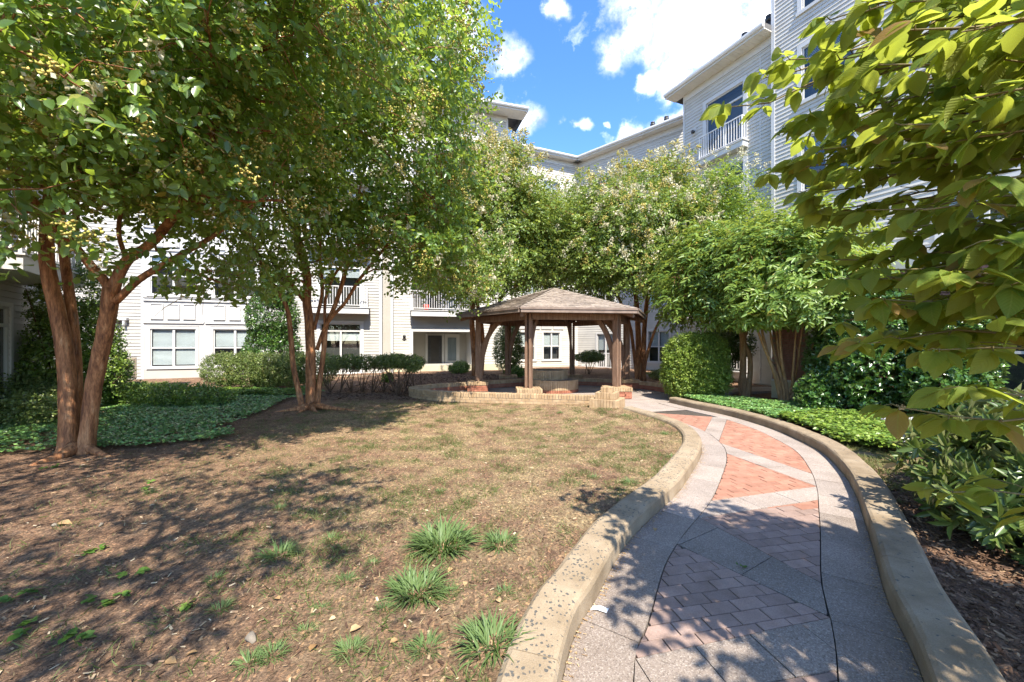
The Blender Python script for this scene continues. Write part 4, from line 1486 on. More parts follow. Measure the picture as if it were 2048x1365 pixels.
    eave(b, F, -4, 9.9, 14.5, over=.9)
    eave(b, F2, -.2, 6.3, 14.5, over=.9, back=2.2, ends=(0, .95))
    # end wall of the taller part
    MB().box(6.15, 6.3, .06, 8, -.3, 14.5).build('end_wall', M['siding'], b, F2)
    pot = empty('flower_pot', F2 @ Vector((1.75, -.25, FL[1] + .03)))
    MB().tube([F2 @ Vector((1.75, -.22, FL[1] + .02)), F2 @ Vector((1.75, -.22, FL[1] + .32))], [.10, .15], 12).build('pot', M['red_pot'], pot)
    tag(pot, 'red pot on the balcony above the porch', 'pot')


left_building()


# ---- far building, two walls meeting in the corner of the court
def far_building():
    p0, p1, p2 = np.array([-.75, 24.0]), np.array([4.3, 26.2]), np.array([9.3, 21.2])
    b = empty('apartment_building', (*p1, 0))
    tag(b, 'shaded white apartment building closing the court behind the gazebo', 'building')
    budget = [300]
    d = (p1 - p0) / np.linalg.norm(p1 - p0)
    F = frame_of(p0, d)
    L = np.linalg.norm(p1 - p0)
    ws = [(1.35, 2.35), (2.95, 4.15)]
    holes = [(a, q, zf + .42, zf + 2.15) for zf in FL for a, q in ws]
    wall(b, F, 0, L, .05, 13.3, holes, M['siding'], budget, lambda s, z: z < 3.4 or z > 11, panels=[(1.0, 4.5, 2.45, 3.35)])
    for h in holes: window(b, F, *h, blind=.6)
    for k in range(4):
        pn = MB().box(1.1 + k * .86, 1.1 + k * .86 + .74, -.05, 0, 2.5, 3.3).build('raised_panel', M['panel'], b, F)
    eave(b, F, 0, L + .3, 13.35, over=.5)
    d2 = (p2 - p1) / np.linalg.norm(p2 - p1)
    F2 = frame_of(p1, d2)
    L2 = np.linalg.norm(p2 - p1)
    ws2 = [(1.5, 2.7), (4.9, 6.1)]
    holes2 = [(a, q, zf + .42, zf + 2.15) for zf in FL for a, q in ws2]
    holes2[0] = (1.5, 2.7, .12, 2.2)
    wall(b, F2, 0, L2, .05, 13.3, holes2, M['siding'], budget, lambda s, z: z < 3.4 or z > 11)
    for i, h in enumerate(holes2): window(b, F2, *h, blind=.5, mid=(i > 0))
    eave(b, F2, -.3, L2, 13.35, over=.5)
    r = MB().box(.9, 3.2, -.92, -.88, 1.0, 1.05).box(.9, 3.2, -.915, -.885, .2, .24)
    rl = r.build('patio_rail', M['rail'], b, F2)
    me = MB().box(-.015, .015, -.015, .015, 0, .76).mesh('baluster', M['rail'])
    for k in range(18): linked('baluster', me, rl, F2 @ Matrix.Translation((1.0 + k * .125, -.9, .24)))
    for s, h in ((.9, .5), (3.0, .3), (3.3, .3), (4.1, .4)): vent_pipe(b, F @ Vector((s, .5, 13.55)), h)
    for s in (5.0, 5.8): vent_pipe(b, F2 @ Vector((s, .3, 13.6)), .55)
    MB().box(4.4, 5.2, 1.5, 2.3, 13.6, 14.2).build('roof_unit', M['gutter'], b, F)


far_building()


# ---- tall building on the right with its brick base
def right_building():
    d = np.array([.42, -.907]); d /= np.linalg.norm(d)
    p0 = np.array([8.17, 19.0])
    F = frame_of(p0, d)
    b = empty('apartment_building', (*p0, 0), math.atan2(d[1], d[0]))
    tag(b, 'tall grey clapboard building with a small railed balcony', 'building')
    budget = [300]
    TX = 4.25
    holes = []
    for i, zf in enumerate(FL):
        holes.append((1.25, 3.0, zf + .06, zf + 2.55))
    wall(b, F, 0, TX, .05, 13.3, holes, M['siding'], budget, lambda s, z: z > 5.0)
    corner_board(b, F, .03, .05, 13.3, .08)
    corner_board(b, F, TX - .55, .05, 13.3, .03, -.036)
    for i, h in enumerate(holes):
        window(b, F, *h, sashes=2, blind=(.0 if i == 3 else .4), mid=False, transom=.55, trim=.17)
        if i != 2: balcony(b, F, 1.1, 3.15, FL[i] + (.0 if i else .3), .30, slab=.22)
    lamp_box(b, F, .62, 11.35)
    eave(b, F, 0, TX, 13.35, over=.62, ends=(.55, 0), back=4)
    for s in (2.9, 3.9): vent_pipe(b, F @ Vector((s, .2, 13.6)), .65)
    MB().box(.0, .15, .02, 6, -.3, 13.35).build('end_wall', M['siding'], b, F)
    # nearer, higher part stands slightly forward
    F2 = F @ Matrix.Translation((TX, -.16, 0))
    h2 = []
    for zf in FL + [12.95]:
        h2.append((1.05, 2.6, zf + .42, zf + 2.3))
        h2.append((4.6, 6.2, zf + .42, zf + 2.3))
    wall(b, F2, .0, 11, .05, 17.5, h2, M['siding'], budget, lambda s, z: z > 3.5 and s < 8)
    corner_board(b, F2, .05, .05, 17.5, .13, -.05)
    MB().box(-.012, -.001, -.02, .2, .05, 17.5).build('corner_board', M['trim'], b, F2)
    for h in h2: window(b, F2, *h, blind=.3, trim=.15)
    # brick ground floor standing forward
    d3 = np.array([.4, -.916]); d3 /= np.linalg.norm(d3)
    q0 = np.array([7.86, 12.1])
    F3 = frame_of(q0, d3)
    L3, H3 = 8.5, 3.35
    MB().box(0, L3, -.02, 3.2, -.3, .50).build('foundation_wall', M['foundation'], b, F3)
    wins = [(1.1, 2.0, .95, 2.4), (4.3, 5.5, .62, 2.3)]
    core = MB()
    ss = sorted({0, L3, *[v for h in wins for v in h[:2]]})
    zs = sorted({.5, H3, *[v for h in wins for v in h[2:]]})
    for x0, x1 in zip(ss[:-1], ss[1:]):
        for z0, z1 in zip(zs[:-1], zs[1:]):
            if any(h[0] <= x0 and x1 <= h[1] and h[2] <= z0 and z1 <= h[3] for h in wins): continue
            core.add([(x0, .021, z0), (x1, .021, z0), (x1, .021, z1), (x0, .021, z1)], [(0, 1, 2, 3)])
    core.add([(0, .021, .5), (0, .021, H3), (0, 3.2, H3), (0, 3.2, .5)], [(0, 1, 2, 3)])
    bw = core.build('brick_wall', M['mortar'], b, F3)
    for h in wins:
        window(b, F3 @ Matrix.Translation((0, .03, 0)), *h, blind=.2, trim=.06)
    MB().box(-.08, L3, -.10, 3.2, H3, H3 + .22).build('cornice', M['trim'], b, F3)
    MB().box(0, L3, -.045, .02, .501, .56).build('ledge', M['trim'], b, F3)
    st = MB().bbox(-.098, .098, -.012, .03, 0, .062, .003).mesh('brick', M['old_brick'])
    rest = MB()
    nobj = 0
    rows = int((H3 - .57) / .074)
    cand = []
    for r in range(rows):
        z = .57 + r * .074
        x = .11 + (.103 if r % 2 else 0)
        while x < L3 - .1:
            if not any(h[0] - .17 < x < h[1] + .17 and h[2] - .09 < z < h[3] + .06 for h in wins): cand.append((x, z))
            x += .206
    cand.sort(key=lambda t: abs(t[0] - 4.2) if t[0] > 2.2 else (3 + t[0]))
    for x, z in cand:
        if nobj < 300:
            nobj += 1
            linked('brick', st, bw, F3 @ Matrix.Translation((x, .012, z)))
        else:
            rest.add([(x - .098, 0, z), (x + .098, 0, z), (x + .098, 0, z + .062), (x - .098, 0, z + .062), (x - .098, .03, z), (x + .098, .03, z), (x + .098, .03, z + .062), (x - .098, .03, z + .062)],
                     [(0, 1, 2, 3), (3, 2, 6, 7), (0, 4, 5, 1), (0, 3, 7, 4), (1, 5, 6, 2)])
    tag(rest.build('brick_courses', M['old_brick'], bw, F3), kind='stuff')


right_building()

# ------------------------------------------------------------------ foliage helpers
def unit(v):
    return v / (np.linalg.norm(v, axis=-1, keepdims=True) + 1e-9)


T2 = (np.array([(0, 0, 0), (.48, -.27, .06), (1, 0, -.06), (.48, .27, .06)]), np.array([(0, 1, 2), (0, 2, 3)]))
T6 = (np.array([(0, 0, 0), (.28, -.25, .06), (.62, -.26, .05), (1, 0, -.10), (.62, .26, .05), (.28, .25, .06), (.5, 0, 0)]),
      np.array([(0, 1, 6), (1, 2, 6), (2, 3, 6), (3, 4, 6), (4, 5, 6), (5, 0, 6)]))
TNARROW = (np.array([(0, 0, 0), (.3, -.13, .03), (.65, -.14, .02), (1, 0, -.10), (.65, .14, .02), (.3, .13, .03), (.5, 0, -.01)]), T6[1])
T4 = (np.array([(0, 0, 0), (.28, -.25, .07), (.64, -.25, .05), (1, 0, -.08), (.64, .25, .05), (.28, .25, .07)]), np.array([(0, 1, 2), (0, 2, 3), (0, 3, 4), (0, 4, 5)]))
TN4 = (T4[0] * np.array([1, .56, 1]), T4[1])
TBLADE = (np.array([(0, -.03, 0), (0, .03, 0), (.5, .024, .06), (.5, -.024, .06), (1, 0, -.16)]), np.array([(0, 1, 2), (0, 2, 3), (3, 2, 4)]))


def leaves(name, P, D, N, S, tmpl, mat, parent=None, kind=None, rnd=None, wid=1.0):
    P, D, N = np.asarray(P), unit(np.asarray(D)), np.asarray(N)
    B = unit(np.cross(N, D))
    N = np.cross(D, B)
    tv, tf = tmpl
    S = np.broadcast_to(np.asarray(S, float), (len(P),))
    V = P[:, None, :] + S[:, None, None] * (tv[None, :, 0:1] * D[:, None, :] + wid * tv[None, :, 1:2] * B[:, None, :] + tv[None, :, 2:3] * N[:, None, :])
    F = tf[None] + (np.arange(len(P)) * len(tv))[:, None, None]
    if rnd is None: rnd = rng.random(len(P))
    me = np_mesh(name, V.reshape(-1, 3), F.reshape(-1, 3), mat, {'rnd': np.repeat(rnd, len(tv))})
    o = linked(name, me, parent)
    if kind: o['kind'] = kind
    return o


def rand_dirs(n):
    return unit(rng.normal(size=(n, 3)))


def sprays(starts, dirs, L, m, spread=.9, flat=.75, droop=.25, size=(.05, .08), jitter=.02, bias=None):
    """leaves set in two ranks along twigs; returns positions, directions, normals, sizes, twig points"""
    n = len(starts)
    dirs = unit(dirs)
    L = np.broadcast_to(np.asarray(L, float), (n,))
    t = (np.arange(m) + .6) / m
    pos = starts[:, None, :] + dirs[:, None, :] * (L[:, None] * t[None])[..., None]
    pos[..., 2] -= droop * (L[:, None] * t[None] ** 2)
    td = np.broadcast_to(dirs[:, None, :], pos.shape).copy()
    td[..., 2] -= 2 * droop * t[None]
    td = unit(td)
    up = np.zeros_like(td); up[..., 2] = 1
    if bias is not None: up = unit(up * .75 + bias[:, None, :])
    up = unit(up * flat + (1 - flat) * rng.normal(size=up.shape) + .3 * rng.normal(size=(n, 1, 3)) * (1 - flat))
    side = unit(np.cross(up, td))
    sg = np.where(np.arange(m) % 2 == 0, 1, -1)[None, :, None]
    ld = unit(td * (1 - .45 * spread) + side * sg * spread + .22 * rng.normal(size=td.shape) - np.array([0, 0, .12]))
    nn = unit(up + .35 * rng.normal(size=up.shape))
    S = rng.uniform(size[0], size[1], size=pos.shape[:2]) * (1 - .3 * (t[None] > .85))
    pos = pos + jitter * rng.normal(size=pos.shape)
    return pos.reshape(-1, 3), ld.reshape(-1, 3), nn.reshape(-1, 3), S.ravel()


def blobs_points(blobs, n, shell=.55, min_d=0.0):
    """clump centres inside a set of ellipsoids (cx,cy,cz,rx,ry,rz), denser near the surface"""
    w = np.array([b[3] * b[4] * b[5] for b in blobs]) ** .75
    w = w / w.sum()
    out = []
    ids = rng.choice(len(blobs), size=n * 3, p=w)
    d = rand_dirs(n * 3)
    r = rng.random(n * 3) ** (1 / 3.0)
    r = shell * (.55 + .45 * r) + (1 - shell) * r
    B = np.array([b[:6] for b in blobs])[ids]
    P = B[:, :3] + d * r[:, None] * B[:, 3:]
    if min_d <= 0: return P[:n], d[:n]
    keep, kd = [], []
    for p, q in zip(P, d):
        if all((p - k) @ (p - k) > min_d ** 2 for k in keep):
            keep.append(p); kd.append(q)
            if len(keep) >= n: break
    return np.array(keep), np.array(kd)


def tree(name, loc, label, cat, stems, blobs, nclump, twigs, m, size, tmpl, leafmat, barkmat, group=None, clump_r=.55, L=(.3, .6),
         droop=.25, flat=.62, berries=0, blooms=0, limb=.045, bias_k=.9, stemsides=10, twig_geo=False, ok=None, flower_size=(.017, .029), roots=()):
    root = empty(name, loc)
    tag(root, label, cat, group)
    tr = MB()
    nodes = []
    for pts, r0, r1 in stems:
        C = resample(catmull([tuple(p) for p in pts], 6), n=max(6, len(pts) * 5)) if len(pts) > 2 else np.array([tuple(p) for p in pts])
        rad = np.linspace(r0, r1, len(C))
        if r0 > .06 and pts[0][2] < .25:
            hgt = np.abs(C[:, 2] - C[0, 2])
            rad = rad * (1 + .5 * np.exp(-hgt / .10))
        tr.tube(C, rad, stemsides, .10, seed=len(nodes))
        nodes += [(Vector(c), r) for c, r in zip(C[len(C) // 3:], rad[len(C) // 3:])]
    for pts, r0, r1 in roots:
        C = resample(catmull([tuple(p) for p in pts], 5), n=10)
        tt = np.linspace(0, 1, 10)
        C[:, 2] = gz(C[:, 0], C[:, 1]) + .10 * (1 - tt) ** 2 + .012 * (1 - tt) - .012
        tr.tube(C, np.linspace(r0, r1, 10), 8, .15)
    tr.build('trunk', barkmat, root)
    P, dd = blobs_points(blobs, nclump, .5, clump_r * .55)
    if ok is not None:
        k = ok(P)
        P, dd = P[k], dd[k]
    # limbs reach every clump, growing out from what is already there
    NP = np.array([tuple(n[0]) for n in nodes]); NR = np.array([n[1] for n in nodes])
    d0 = np.array([np.min(np.linalg.norm(NP - c, axis=1)) for c in P])
    lb = MB()
    for ci in np.argsort(d0):
        c = P[ci]
        dv = NP - c
        cost = np.linalg.norm(dv, axis=1) + .8 * np.maximum(0, dv[:, 2]) + .012 / (NR + .004)
        k = int(np.argmin(cost))
        a = NP[k]
        ln = np.linalg.norm(c - a)
        mid = (a + c) / 2 + np.array([0, 0, .10 * ln]) + rng.normal(size=3) * .10 * ln
        C = np.array([(1 - t) ** 2 * a + 2 * t * (1 - t) * mid + t * t * c for t in np.linspace(0, 1, 7)])
        C[1:-1] += rng.normal(size=(5, 3)) * .025 * min(1, ln)
        r0 = min(limb * (.5 + .35 * ln), NR[k] * .72)
        rr = np.linspace(r0, max(.006, r0 * .45), 7)
        lb.tube(C, rr, 5, .05, cap=False)
        NP = np.vstack([NP, C[3:]]); NR = np.r_[NR, rr[3:]]
        for _ in range(1):
            e = c + rng.normal(size=3) * clump_r * .6
            q = C[rng.integers(4, 7)]
            lb.tube([q, (q + e) / 2 + rng.normal(size=3) * .06, e], [.009, .006, .003], 4, 0, cap=False)
    lb.build('branches', barkmat, root)
    # sprays
    n = len(P)
    ids = np.repeat(np.arange(n), twigs)
    start = P[ids] + rng.normal(size=(len(ids), 3)) * clump_r * np.array([.42, .42, .34])
    ctr = np.mean(P, axis=0)
    out = unit(start - P[ids]) * .8 + unit(start - ctr) * .5 + rng.normal(size=start.shape) * .5
    out[:, 2] *= .55
    LL = rng.uniform(L[0], L[1], len(ids))
    pos, ld, nn, S = sprays(start, out, LL, m, flat=flat, droop=droop, size=size, jitter=.012, bias=bias_k * unit((start - ctr) / (np.std(P, axis=0) + .3)))
    ok2 = np.ones(len(pos), bool)
    if ok is not None: ok2 = ok(pos)
    rn = np.clip(np.repeat(rng.random(len(ids)), m) * .55 + rng.random(len(pos)) * .45 + rng.normal(size=len(pos)) * .05, 0, 1)
    crown = leaves('crown', pos[ok2], ld[ok2], nn[ok2], S[ok2], tmpl, leafmat, root, 'stuff', rnd=rn[ok2])
    if twig_geo:
        tw = MB()
        for s, d, l in zip(start[::2], unit(out)[::2], LL[::2]):
            e = s + d * l * .9 - np.array([0, 0, droop * l * .8])
            tw.tube([s - d * .05, (s + e) / 2 + np.array([0, 0, droop * l * .2]), e], [.006, .004, .002], 3, 0, cap=False)
        tag(tw.build('twigs', M['bark_green'], root), kind='stuff')
    octa = (np.array([(.8, 0, -.5), (-.5, .75, -.5), (-.5, -.75, -.5), (0, 0, .9)], float), np.array([(0, 1, 3), (1, 2, 3), (2, 0, 3), (2, 1, 0)]))
    tipsP = start + unit(out) * LL[:, None]
    cz_low = flower_size[1] < .03
    for cnt, mt, nm, per, rad, sz in ((berries, M['berry'], 'seed_clusters', 44, .17, flower_size), (blooms, M['bloom'], 'blossoms', 40, .15, (flower_size[0] * 1.5, flower_size[1] * 1.7))):
        if not cnt: continue
        # panicles sit on the outer and upper twigs
        sc = (tipsP - ctr) / (np.std(tipsP, axis=0) + 1e-6)
        order = np.argsort(-(np.linalg.norm(sc, axis=1) - .35 * sc[:, 1] + (.15 if cz_low else .5) * sc[:, 2] + rng.normal(size=len(sc)) * .9))
        pick = order[:cnt]
        if nm == 'blossoms' and berries: pick = order[berries // 2: berries // 2 + cnt]
        if cz_low:
            cand = np.where((sc[:, 1] < .5) & (sc[:, 2] < 1.2) & ((sc[:, 1] < -.5) | (np.abs(sc[:, 0]) > .9) | (sc[:, 2] < -.7)))[0]
            pick = rng.permutation(cand)[:cnt]
        c0 = tipsP[pick]
        if ok is not None: c0 = c0[ok(c0)]
        ax = unit(np.array([0, 0, .7]) + rng.normal(size=(len(c0), 3)) * .5)
        ids2 = np.repeat(np.arange(len(c0)), per)
        tt = rng.random(len(ids2))
        PP = c0[ids2] + ax[ids2] * (tt * .28)[:, None] + rng.normal(size=(len(ids2), 3)) * (rad * (1.1 - tt) * .55)[:, None]
        D = rand_dirs(len(ids2))
        leaves(nm, PP, D, rand_dirs(len(ids2)), rng.uniform(*sz, len(ids2)), octa if nm == 'seed_clusters' else (T2[0] * np.array([1.6, 2.0, 1]) - np.array([.5, 0, 0]), T2[1]), mt, root, 'stuff')
    return root


# ------------------------------------------------------------------ crape myrtles on the lawn
def myrtle_left():
    Y = 6.0
    q = lambda *a: [W(x, y, yy) for x, y, yy in a]
    stems = [
        (q((138, 912, 6.0), (134, 742, 6.02), (114, 622, 6.0), (100, 569, 5.95), (92, 501, 5.9), (96, 432, 5.9), (104, 330, 5.8), (92, 220, 5.7), (60, 90, 5.5)), 0.12, 0.0469),
        (q((156, 905, 6.12), (151, 702, 6.2), (139, 589, 6.2), (127, 501, 6.25), (122, 432, 6.3), (135, 320, 6.4), (150, 180, 6.5), (180, 20, 6.7)), 0.0755, 0.0351),
        (q((170, 915, 5.98), (176, 863, 6.0), (189, 763, 6.0), (206, 682, 5.97), (217, 622, 5.95), (223, 575, 5.93)), 0.0924, 0.0975),
        (q((223, 590, 5.93), (212, 565, 5.9), (173, 521, 5.85), (137, 477, 5.75), (100, 448, 5.6), (70, 404, 5.4), (20, 330, 5.1)), 0.0652, 0.0351),
        (q((224, 592, 5.93), (231, 565, 5.93), (254, 521, 5.95), (290, 497, 5.9), (330, 456, 5.8), (380, 380, 5.6), (430, 270, 5.4), (470, 120, 5.2)), 0.0755, 0.0313),
        (q((250, 512, 5.95), (238, 470, 6.0), (241, 430, 6.05), (262, 330, 6.2), (300, 200, 6.3)), 0.0309, 0.0172),
        (q((229, 605, 5.93), (240, 595, 5.95), (282, 557, 6.05), (346, 519, 6.2), (430, 470, 6.5), (520, 400, 6.8)), 0.0549, 0.0235),
        (q((149, 480, 5.8), (152, 430, 5.82), (153, 380, 5.85), (170, 270, 5.9), (210, 100, 5.9)), 0.0412, 0.0235),
        (q((60, 395, 5.35), (20, 300, 4.6), (-60, 180, 3.8), (0, 60, 3.2)), 0.0343, 0.0156),
    ]
    blobs = [(-7.0, 5.2, 5.6, 2.6, 2.0, 1.7), (-5.0, 4.6, 4.9, 1.9, 1.6, 1.2), (-4.4, 6.2, 6.3, 2.2, 2.0, 1.8), (-6.9, 5.8, 6.6, 1.8, 1.3, 1.4), (-3.9, 4.4, 5.4, 1.4, 1.0, 1.2),
             (-3.0, 4.9, 5.9, 1.4, 1.3, 1.3), (-4.9, 3.7, 3.9, 1.1, .6, .55), (-6.5, 4.4, 3.9, 1.6, 1.1, .65), (-4.3, 5.6, 4.15, 1.1, .9, .55), (-6.0, 6.8, 4.6, 1.4, .9, .8), (-4.1, 3.5, 4.7, .8, .5, .7), (-2.7, 4.4, 6.2, 1.1, .9, .8), (-4.5, 6.0, 3.1, .8, .7, .55), (-4.4, 6.6, 2.75, .45, .4, .3), (-6.0, 5.0, 3.3, .9, .7, .45), (-4.9, 3.6, 3.2, .7, .5, .4), (-3.6, 5.4, 4.0, .9, .9, .6)]
    roots = [(q((150, 900, 5.95), (120, 925, 5.7), (85, 940, 5.5), (60, 955, 5.35)), .10, .03), (q((170, 900, 5.98), (195, 915, 5.9), (215, 925, 5.8), (230, 935, 5.75)), .07, .02)]

    def ok(P):
        return ((P[:, 1] > 1.7) | (P[:, 2] > 4.2)) & (P[:, 0] < -.45 - .03 * P[:, 1]) & (P[:, 0] > -8.3) & (P[:, 2] > 2.35)
    tree('crape_myrtle', W(155, 910, 6.0), 'large crape myrtle with paired orange trunks at the edge of the ivy bed', 'tree', stems, blobs, 270, 20, 10, (.085, .145), T4,
         M['lf_myrtle'], M['bark'], 'crape myrtle trees', clump_r=.62, L=(.3, .55), berries=330, blooms=90, twig_geo=True, ok=ok, stemsides=14, roots=roots)


def myrtle_mid():
    q = lambda *a: [W(x, y, yy) for x, y, yy in a]
    stems = [
        (q((623, 826, 9.9), (622, 780, 10.0), (621, 697, 10.0), (617, 635, 10.0), (613, 598, 10.0), (615, 558, 9.95), (607, 520, 9.9), (592, 466, 9.8), (581, 420, 9.7), (560, 300, 9.5), (540, 150, 9.3)), 0.129, 0.051),
        (q((606, 822, 9.85), (599, 790, 9.9), (586, 728, 9.95), (581, 666, 9.95), (572, 611, 9.9), (546, 568, 9.8), (510, 500, 9.5), (470, 400, 9.2)), 0.0702, 0.0298),
        (q((612, 606, 10), (604, 596, 9.98), (583, 568, 9.9), (558, 549, 9.8), (520, 470, 9.6)), 0.0585, 0.0255),
        (q((634, 824, 9.95), (637, 785, 10.05), (648, 697, 10.1), (652, 651, 10.1), (661, 632, 10.1), (673, 603, 10.1), (685, 565, 10.1), (697, 525, 10.1), (722, 485, 10.1), (760, 380, 10.0), (800, 220, 9.8)), 0.0663, 0.0382),
        (q((634, 700, 10.05), (648, 660, 10.0), (664, 634, 9.95), (691, 605, 9.9), (715, 565, 9.8), (746, 525, 9.7), (810, 450, 9.4), (880, 380, 9.1)), 0.0468, 0.0255),
        (q((650, 660, 10.05), (651, 600, 10.1), (668, 552, 10.2), (690, 520, 10.3), (700, 470, 10.4), (730, 330, 10.5)), 0.039, 0.0213),
        (q((628, 660, 10.0), (640, 610, 10.1), (645, 570, 10.2), (640, 500, 10.3), (650, 350, 10.3), (670, 150, 10.2)), 0.0429, 0.0255),
    ]
    blobs = [(-4.6, 9.4, 6.6, 3.0, 2.2, 2.2), (-2.9, 8.6, 5.7, 1.9, 1.7, 1.6), (-2.2, 8.2, 7.6, 1.75, 1.7, 1.9), (-5.9, 8.8, 5.2, 1.6, 1.4, 1.2), (-4.8, 9.2, 4.4, 2.2, 1.4, .8), (-2.2, 8.9, 4.4, 1.1, 1.1, .9),
             (-3.2, 10.6, 8.6, 2.8, 2.2, 1.8), (-1.75, 9.4, 3.55, .75, .8, .65), (-1.5, 9.2, 5.6, .95, 1.1, 1.4), (-5.0, 8.2, 7.4, 1.7, 1.5, 1.5), (-5.4, 9.0, 3.6, 1.0, .9, .5), (-1.6, 9.0, 4.2, .7, .9, .8), (-2.4, 9.6, 3.5, .6, .7, .5), (-3.8, 8.6, 3.9, .9, .8, .5)]
    roots = [(q((620, 815, 9.9), (600, 826, 9.75), (570, 832, 9.6), (545, 838, 9.45)), .10, .02), (q((630, 815, 9.9), (655, 826, 9.8), (690, 829, 9.75), (720, 832, 9.65)), .10, .02), (q((625, 820, 9.85), (628, 832, 9.6), (640, 840, 9.4)), .08, .02), (q((615, 818, 9.85), (606, 832, 9.6), (592, 842, 9.3)), .07, .02)]

    def ok(P):
        return (P[:, 0] < -.018 * P[:, 1] - .02 + .05 * np.sin(P[:, 2] * 2.3)) & (P[:, 2] > 2.75)
    tree('crape_myrtle', W(625, 822, 9.95), 'spreading crape myrtle with several brown trunks on the bare lawn', 'tree', stems, blobs, 270, 21, 10, (.085, .145), T4,
         M['lf_myrtle'], M['bark'], 'crape myrtle trees', clump_r=.66, L=(.3, .6), berries=240, blooms=240, ok=ok, stemsides=12, roots=roots)


def myrtle_gazebo_left():
    q = lambda *a: [W(x, y, yy) for x, y, yy in a]
    stems = [(q((950, 752, 16.0), (948, 700, 16.0), (944, 640, 15.9), (950, 560, 15.6), (965, 470, 15.2), (990, 380, 15.0)), .13, .05),
             (q((962, 752, 16.1), (966, 690, 16.1), (958, 620, 16.0), (930, 540, 15.8), (905, 450, 15.4)), .10, .04),
             (q((955, 752, 16.1), (975, 680, 16.3), (1000, 600, 16.4), (1040, 500, 16.4), (1070, 400, 16.3)), .09, .04)]
    blobs = [(-.9, 14.6, 6.2, 2.0, 1.9, 2.3), (-2.6, 14.0, 5.2, 1.5, 1.5, 1.5), (.6, 15.4, 6.4, 1.4, 1.4, 1.7), (-1.2, 13.6, 4.5, 1.3, 1.2, 1.0), (-1.6, 12.4, 3.7, .6, .6, .65), (.9, 16.2, 5.2, 1.2, 1.2, 1.0), (-.6, 15.0, 7.7, 1.2, 1.3, 1.0), (1.5, 16.3, 5.7, 1.2, 1.1, 1.5), (2.0, 16.6, 4.6, 1.1, .9, .8), (-.2, 15.2, 4.6, 1.3, 1.0, .9), (-1.3, 12.3, 3.2, .35, .4, .45)]

    def ok(P):
        r = np.hypot(P[:, 0] - GC.x, P[:, 1] - GC.y)
        roofz = 3.62 - (r / 3.42) * .96
        return (P[:, 2] > np.where(r < 3.5, roofz + .08, 2.35))
    tree('crape_myrtle', W(955, 752, 16.0), 'flowering crape myrtle leaning over the left side of the gazebo roof', 'tree', stems, blobs, 240, 36, 10, (.095, .15), T2,
         M['lf_gazebo'], M['bark'], 'crape myrtle trees', clump_r=.62, berries=200, blooms=320, ok=ok, flower_size=(.02, .034))


def myrtle_gazebo_right():
    q = lambda *a: [W(x, y, yy) for x, y, yy in a]
    stems = [(q((1278, 766, 16.0), (1277, 700, 16.0), (1275, 640, 15.9), (1268, 560, 15.7), (1250, 470, 15.5), (1240, 380, 15.3)), .12, .05),
             (q((1284, 766, 16.0), (1287, 700, 16.1), (1290, 640, 16.2), (1300, 560, 16.2), (1320, 460, 16.2), (1340, 370, 16.0)), .11, .05),
             (q((1288, 766, 15.9), (1290, 728, 15.8), (1307, 668, 15.6), (1330, 621, 15.3), (1360, 560, 15.0)), .07, .03),
             (q((1275, 766, 16.1), (1266, 690, 16.2), (1256, 640, 16.3), (1220, 560, 16.4), (1180, 470, 16.4)), .08, .04)]
    blobs = [(4.4, 15.2, 6.0, 1.9, 1.8, 1.9), (6.1, 15.6, 6.4, 1.45, 1.6, 2.0), (3.0, 15.6, 5.2, 1.3, 1.4, 1.2), (4.9, 14.6, 4.8, 1.9, 1.4, 1.2), (5.6, 16.4, 7.6, 1.5, 1.6, 1.4), (2.8, 16.4, 6.8, 1.2, 1.3, 1.4), (6.3, 14.6, 4.6, 1.0, 1.0, .9), (3.6, 16.0, 4.4, 1.2, .9, .8), (6.9, 15.6, 5.6, .8, .9, 1.2)]

    def ok(P):
        r = np.hypot(P[:, 0] - GC.x, P[:, 1] - GC.y)
        roofz = 3.62 - (r / 3.42) * .96
        return (P[:, 2] > np.where(r < 3.5, roofz + .08, 2.6))
    tree('crape_myrtle', W(1282, 766, 16.0), 'flowering crape myrtle with a cluster of trunks beside the right side of the gazebo', 'tree', stems, blobs, 250, 36, 10, (.095, .15), T2,
         M['lf_gazebo'], M['bark'], 'crape myrtle trees', clump_r=.62, berries=200, blooms=340, ok=ok, flower_size=(.02, .034))
    stems = [(q((1450, 778, 15.0), (1448, 700, 15.0), (1445, 600, 15.0), (1440, 500, 15.0), (1450, 400, 15.0)), .09, .03), (q((1452, 778, 15.0), (1460, 650, 15.1), (1470, 520, 15.1), (1478, 430, 15.1)), .06, .03)]
    blobs = [(7.7, 14.8, 7.1, .85, .9, 1.1), (8.3, 14.9, 6.2, .85, .9, .9), (7.0, 14.8, 6.0, .9, .9, .9), (7.7, 14.6, 4.9, 1.0, .9, .9)]
    tree('holly_tree', W(1450, 778, 15.0), 'slender dark green tree against the tall grey building', 'tree', stems, blobs, 80, 30, 10, (.07, .115), T2, M['lf_myrtle'], M['bark_dark'], clump_r=.5, blooms=24, flower_size=(.018, .03), ok=lambda P: P[:, 0] < 9.0 + (15.5 - P[:, 1]) * .4)


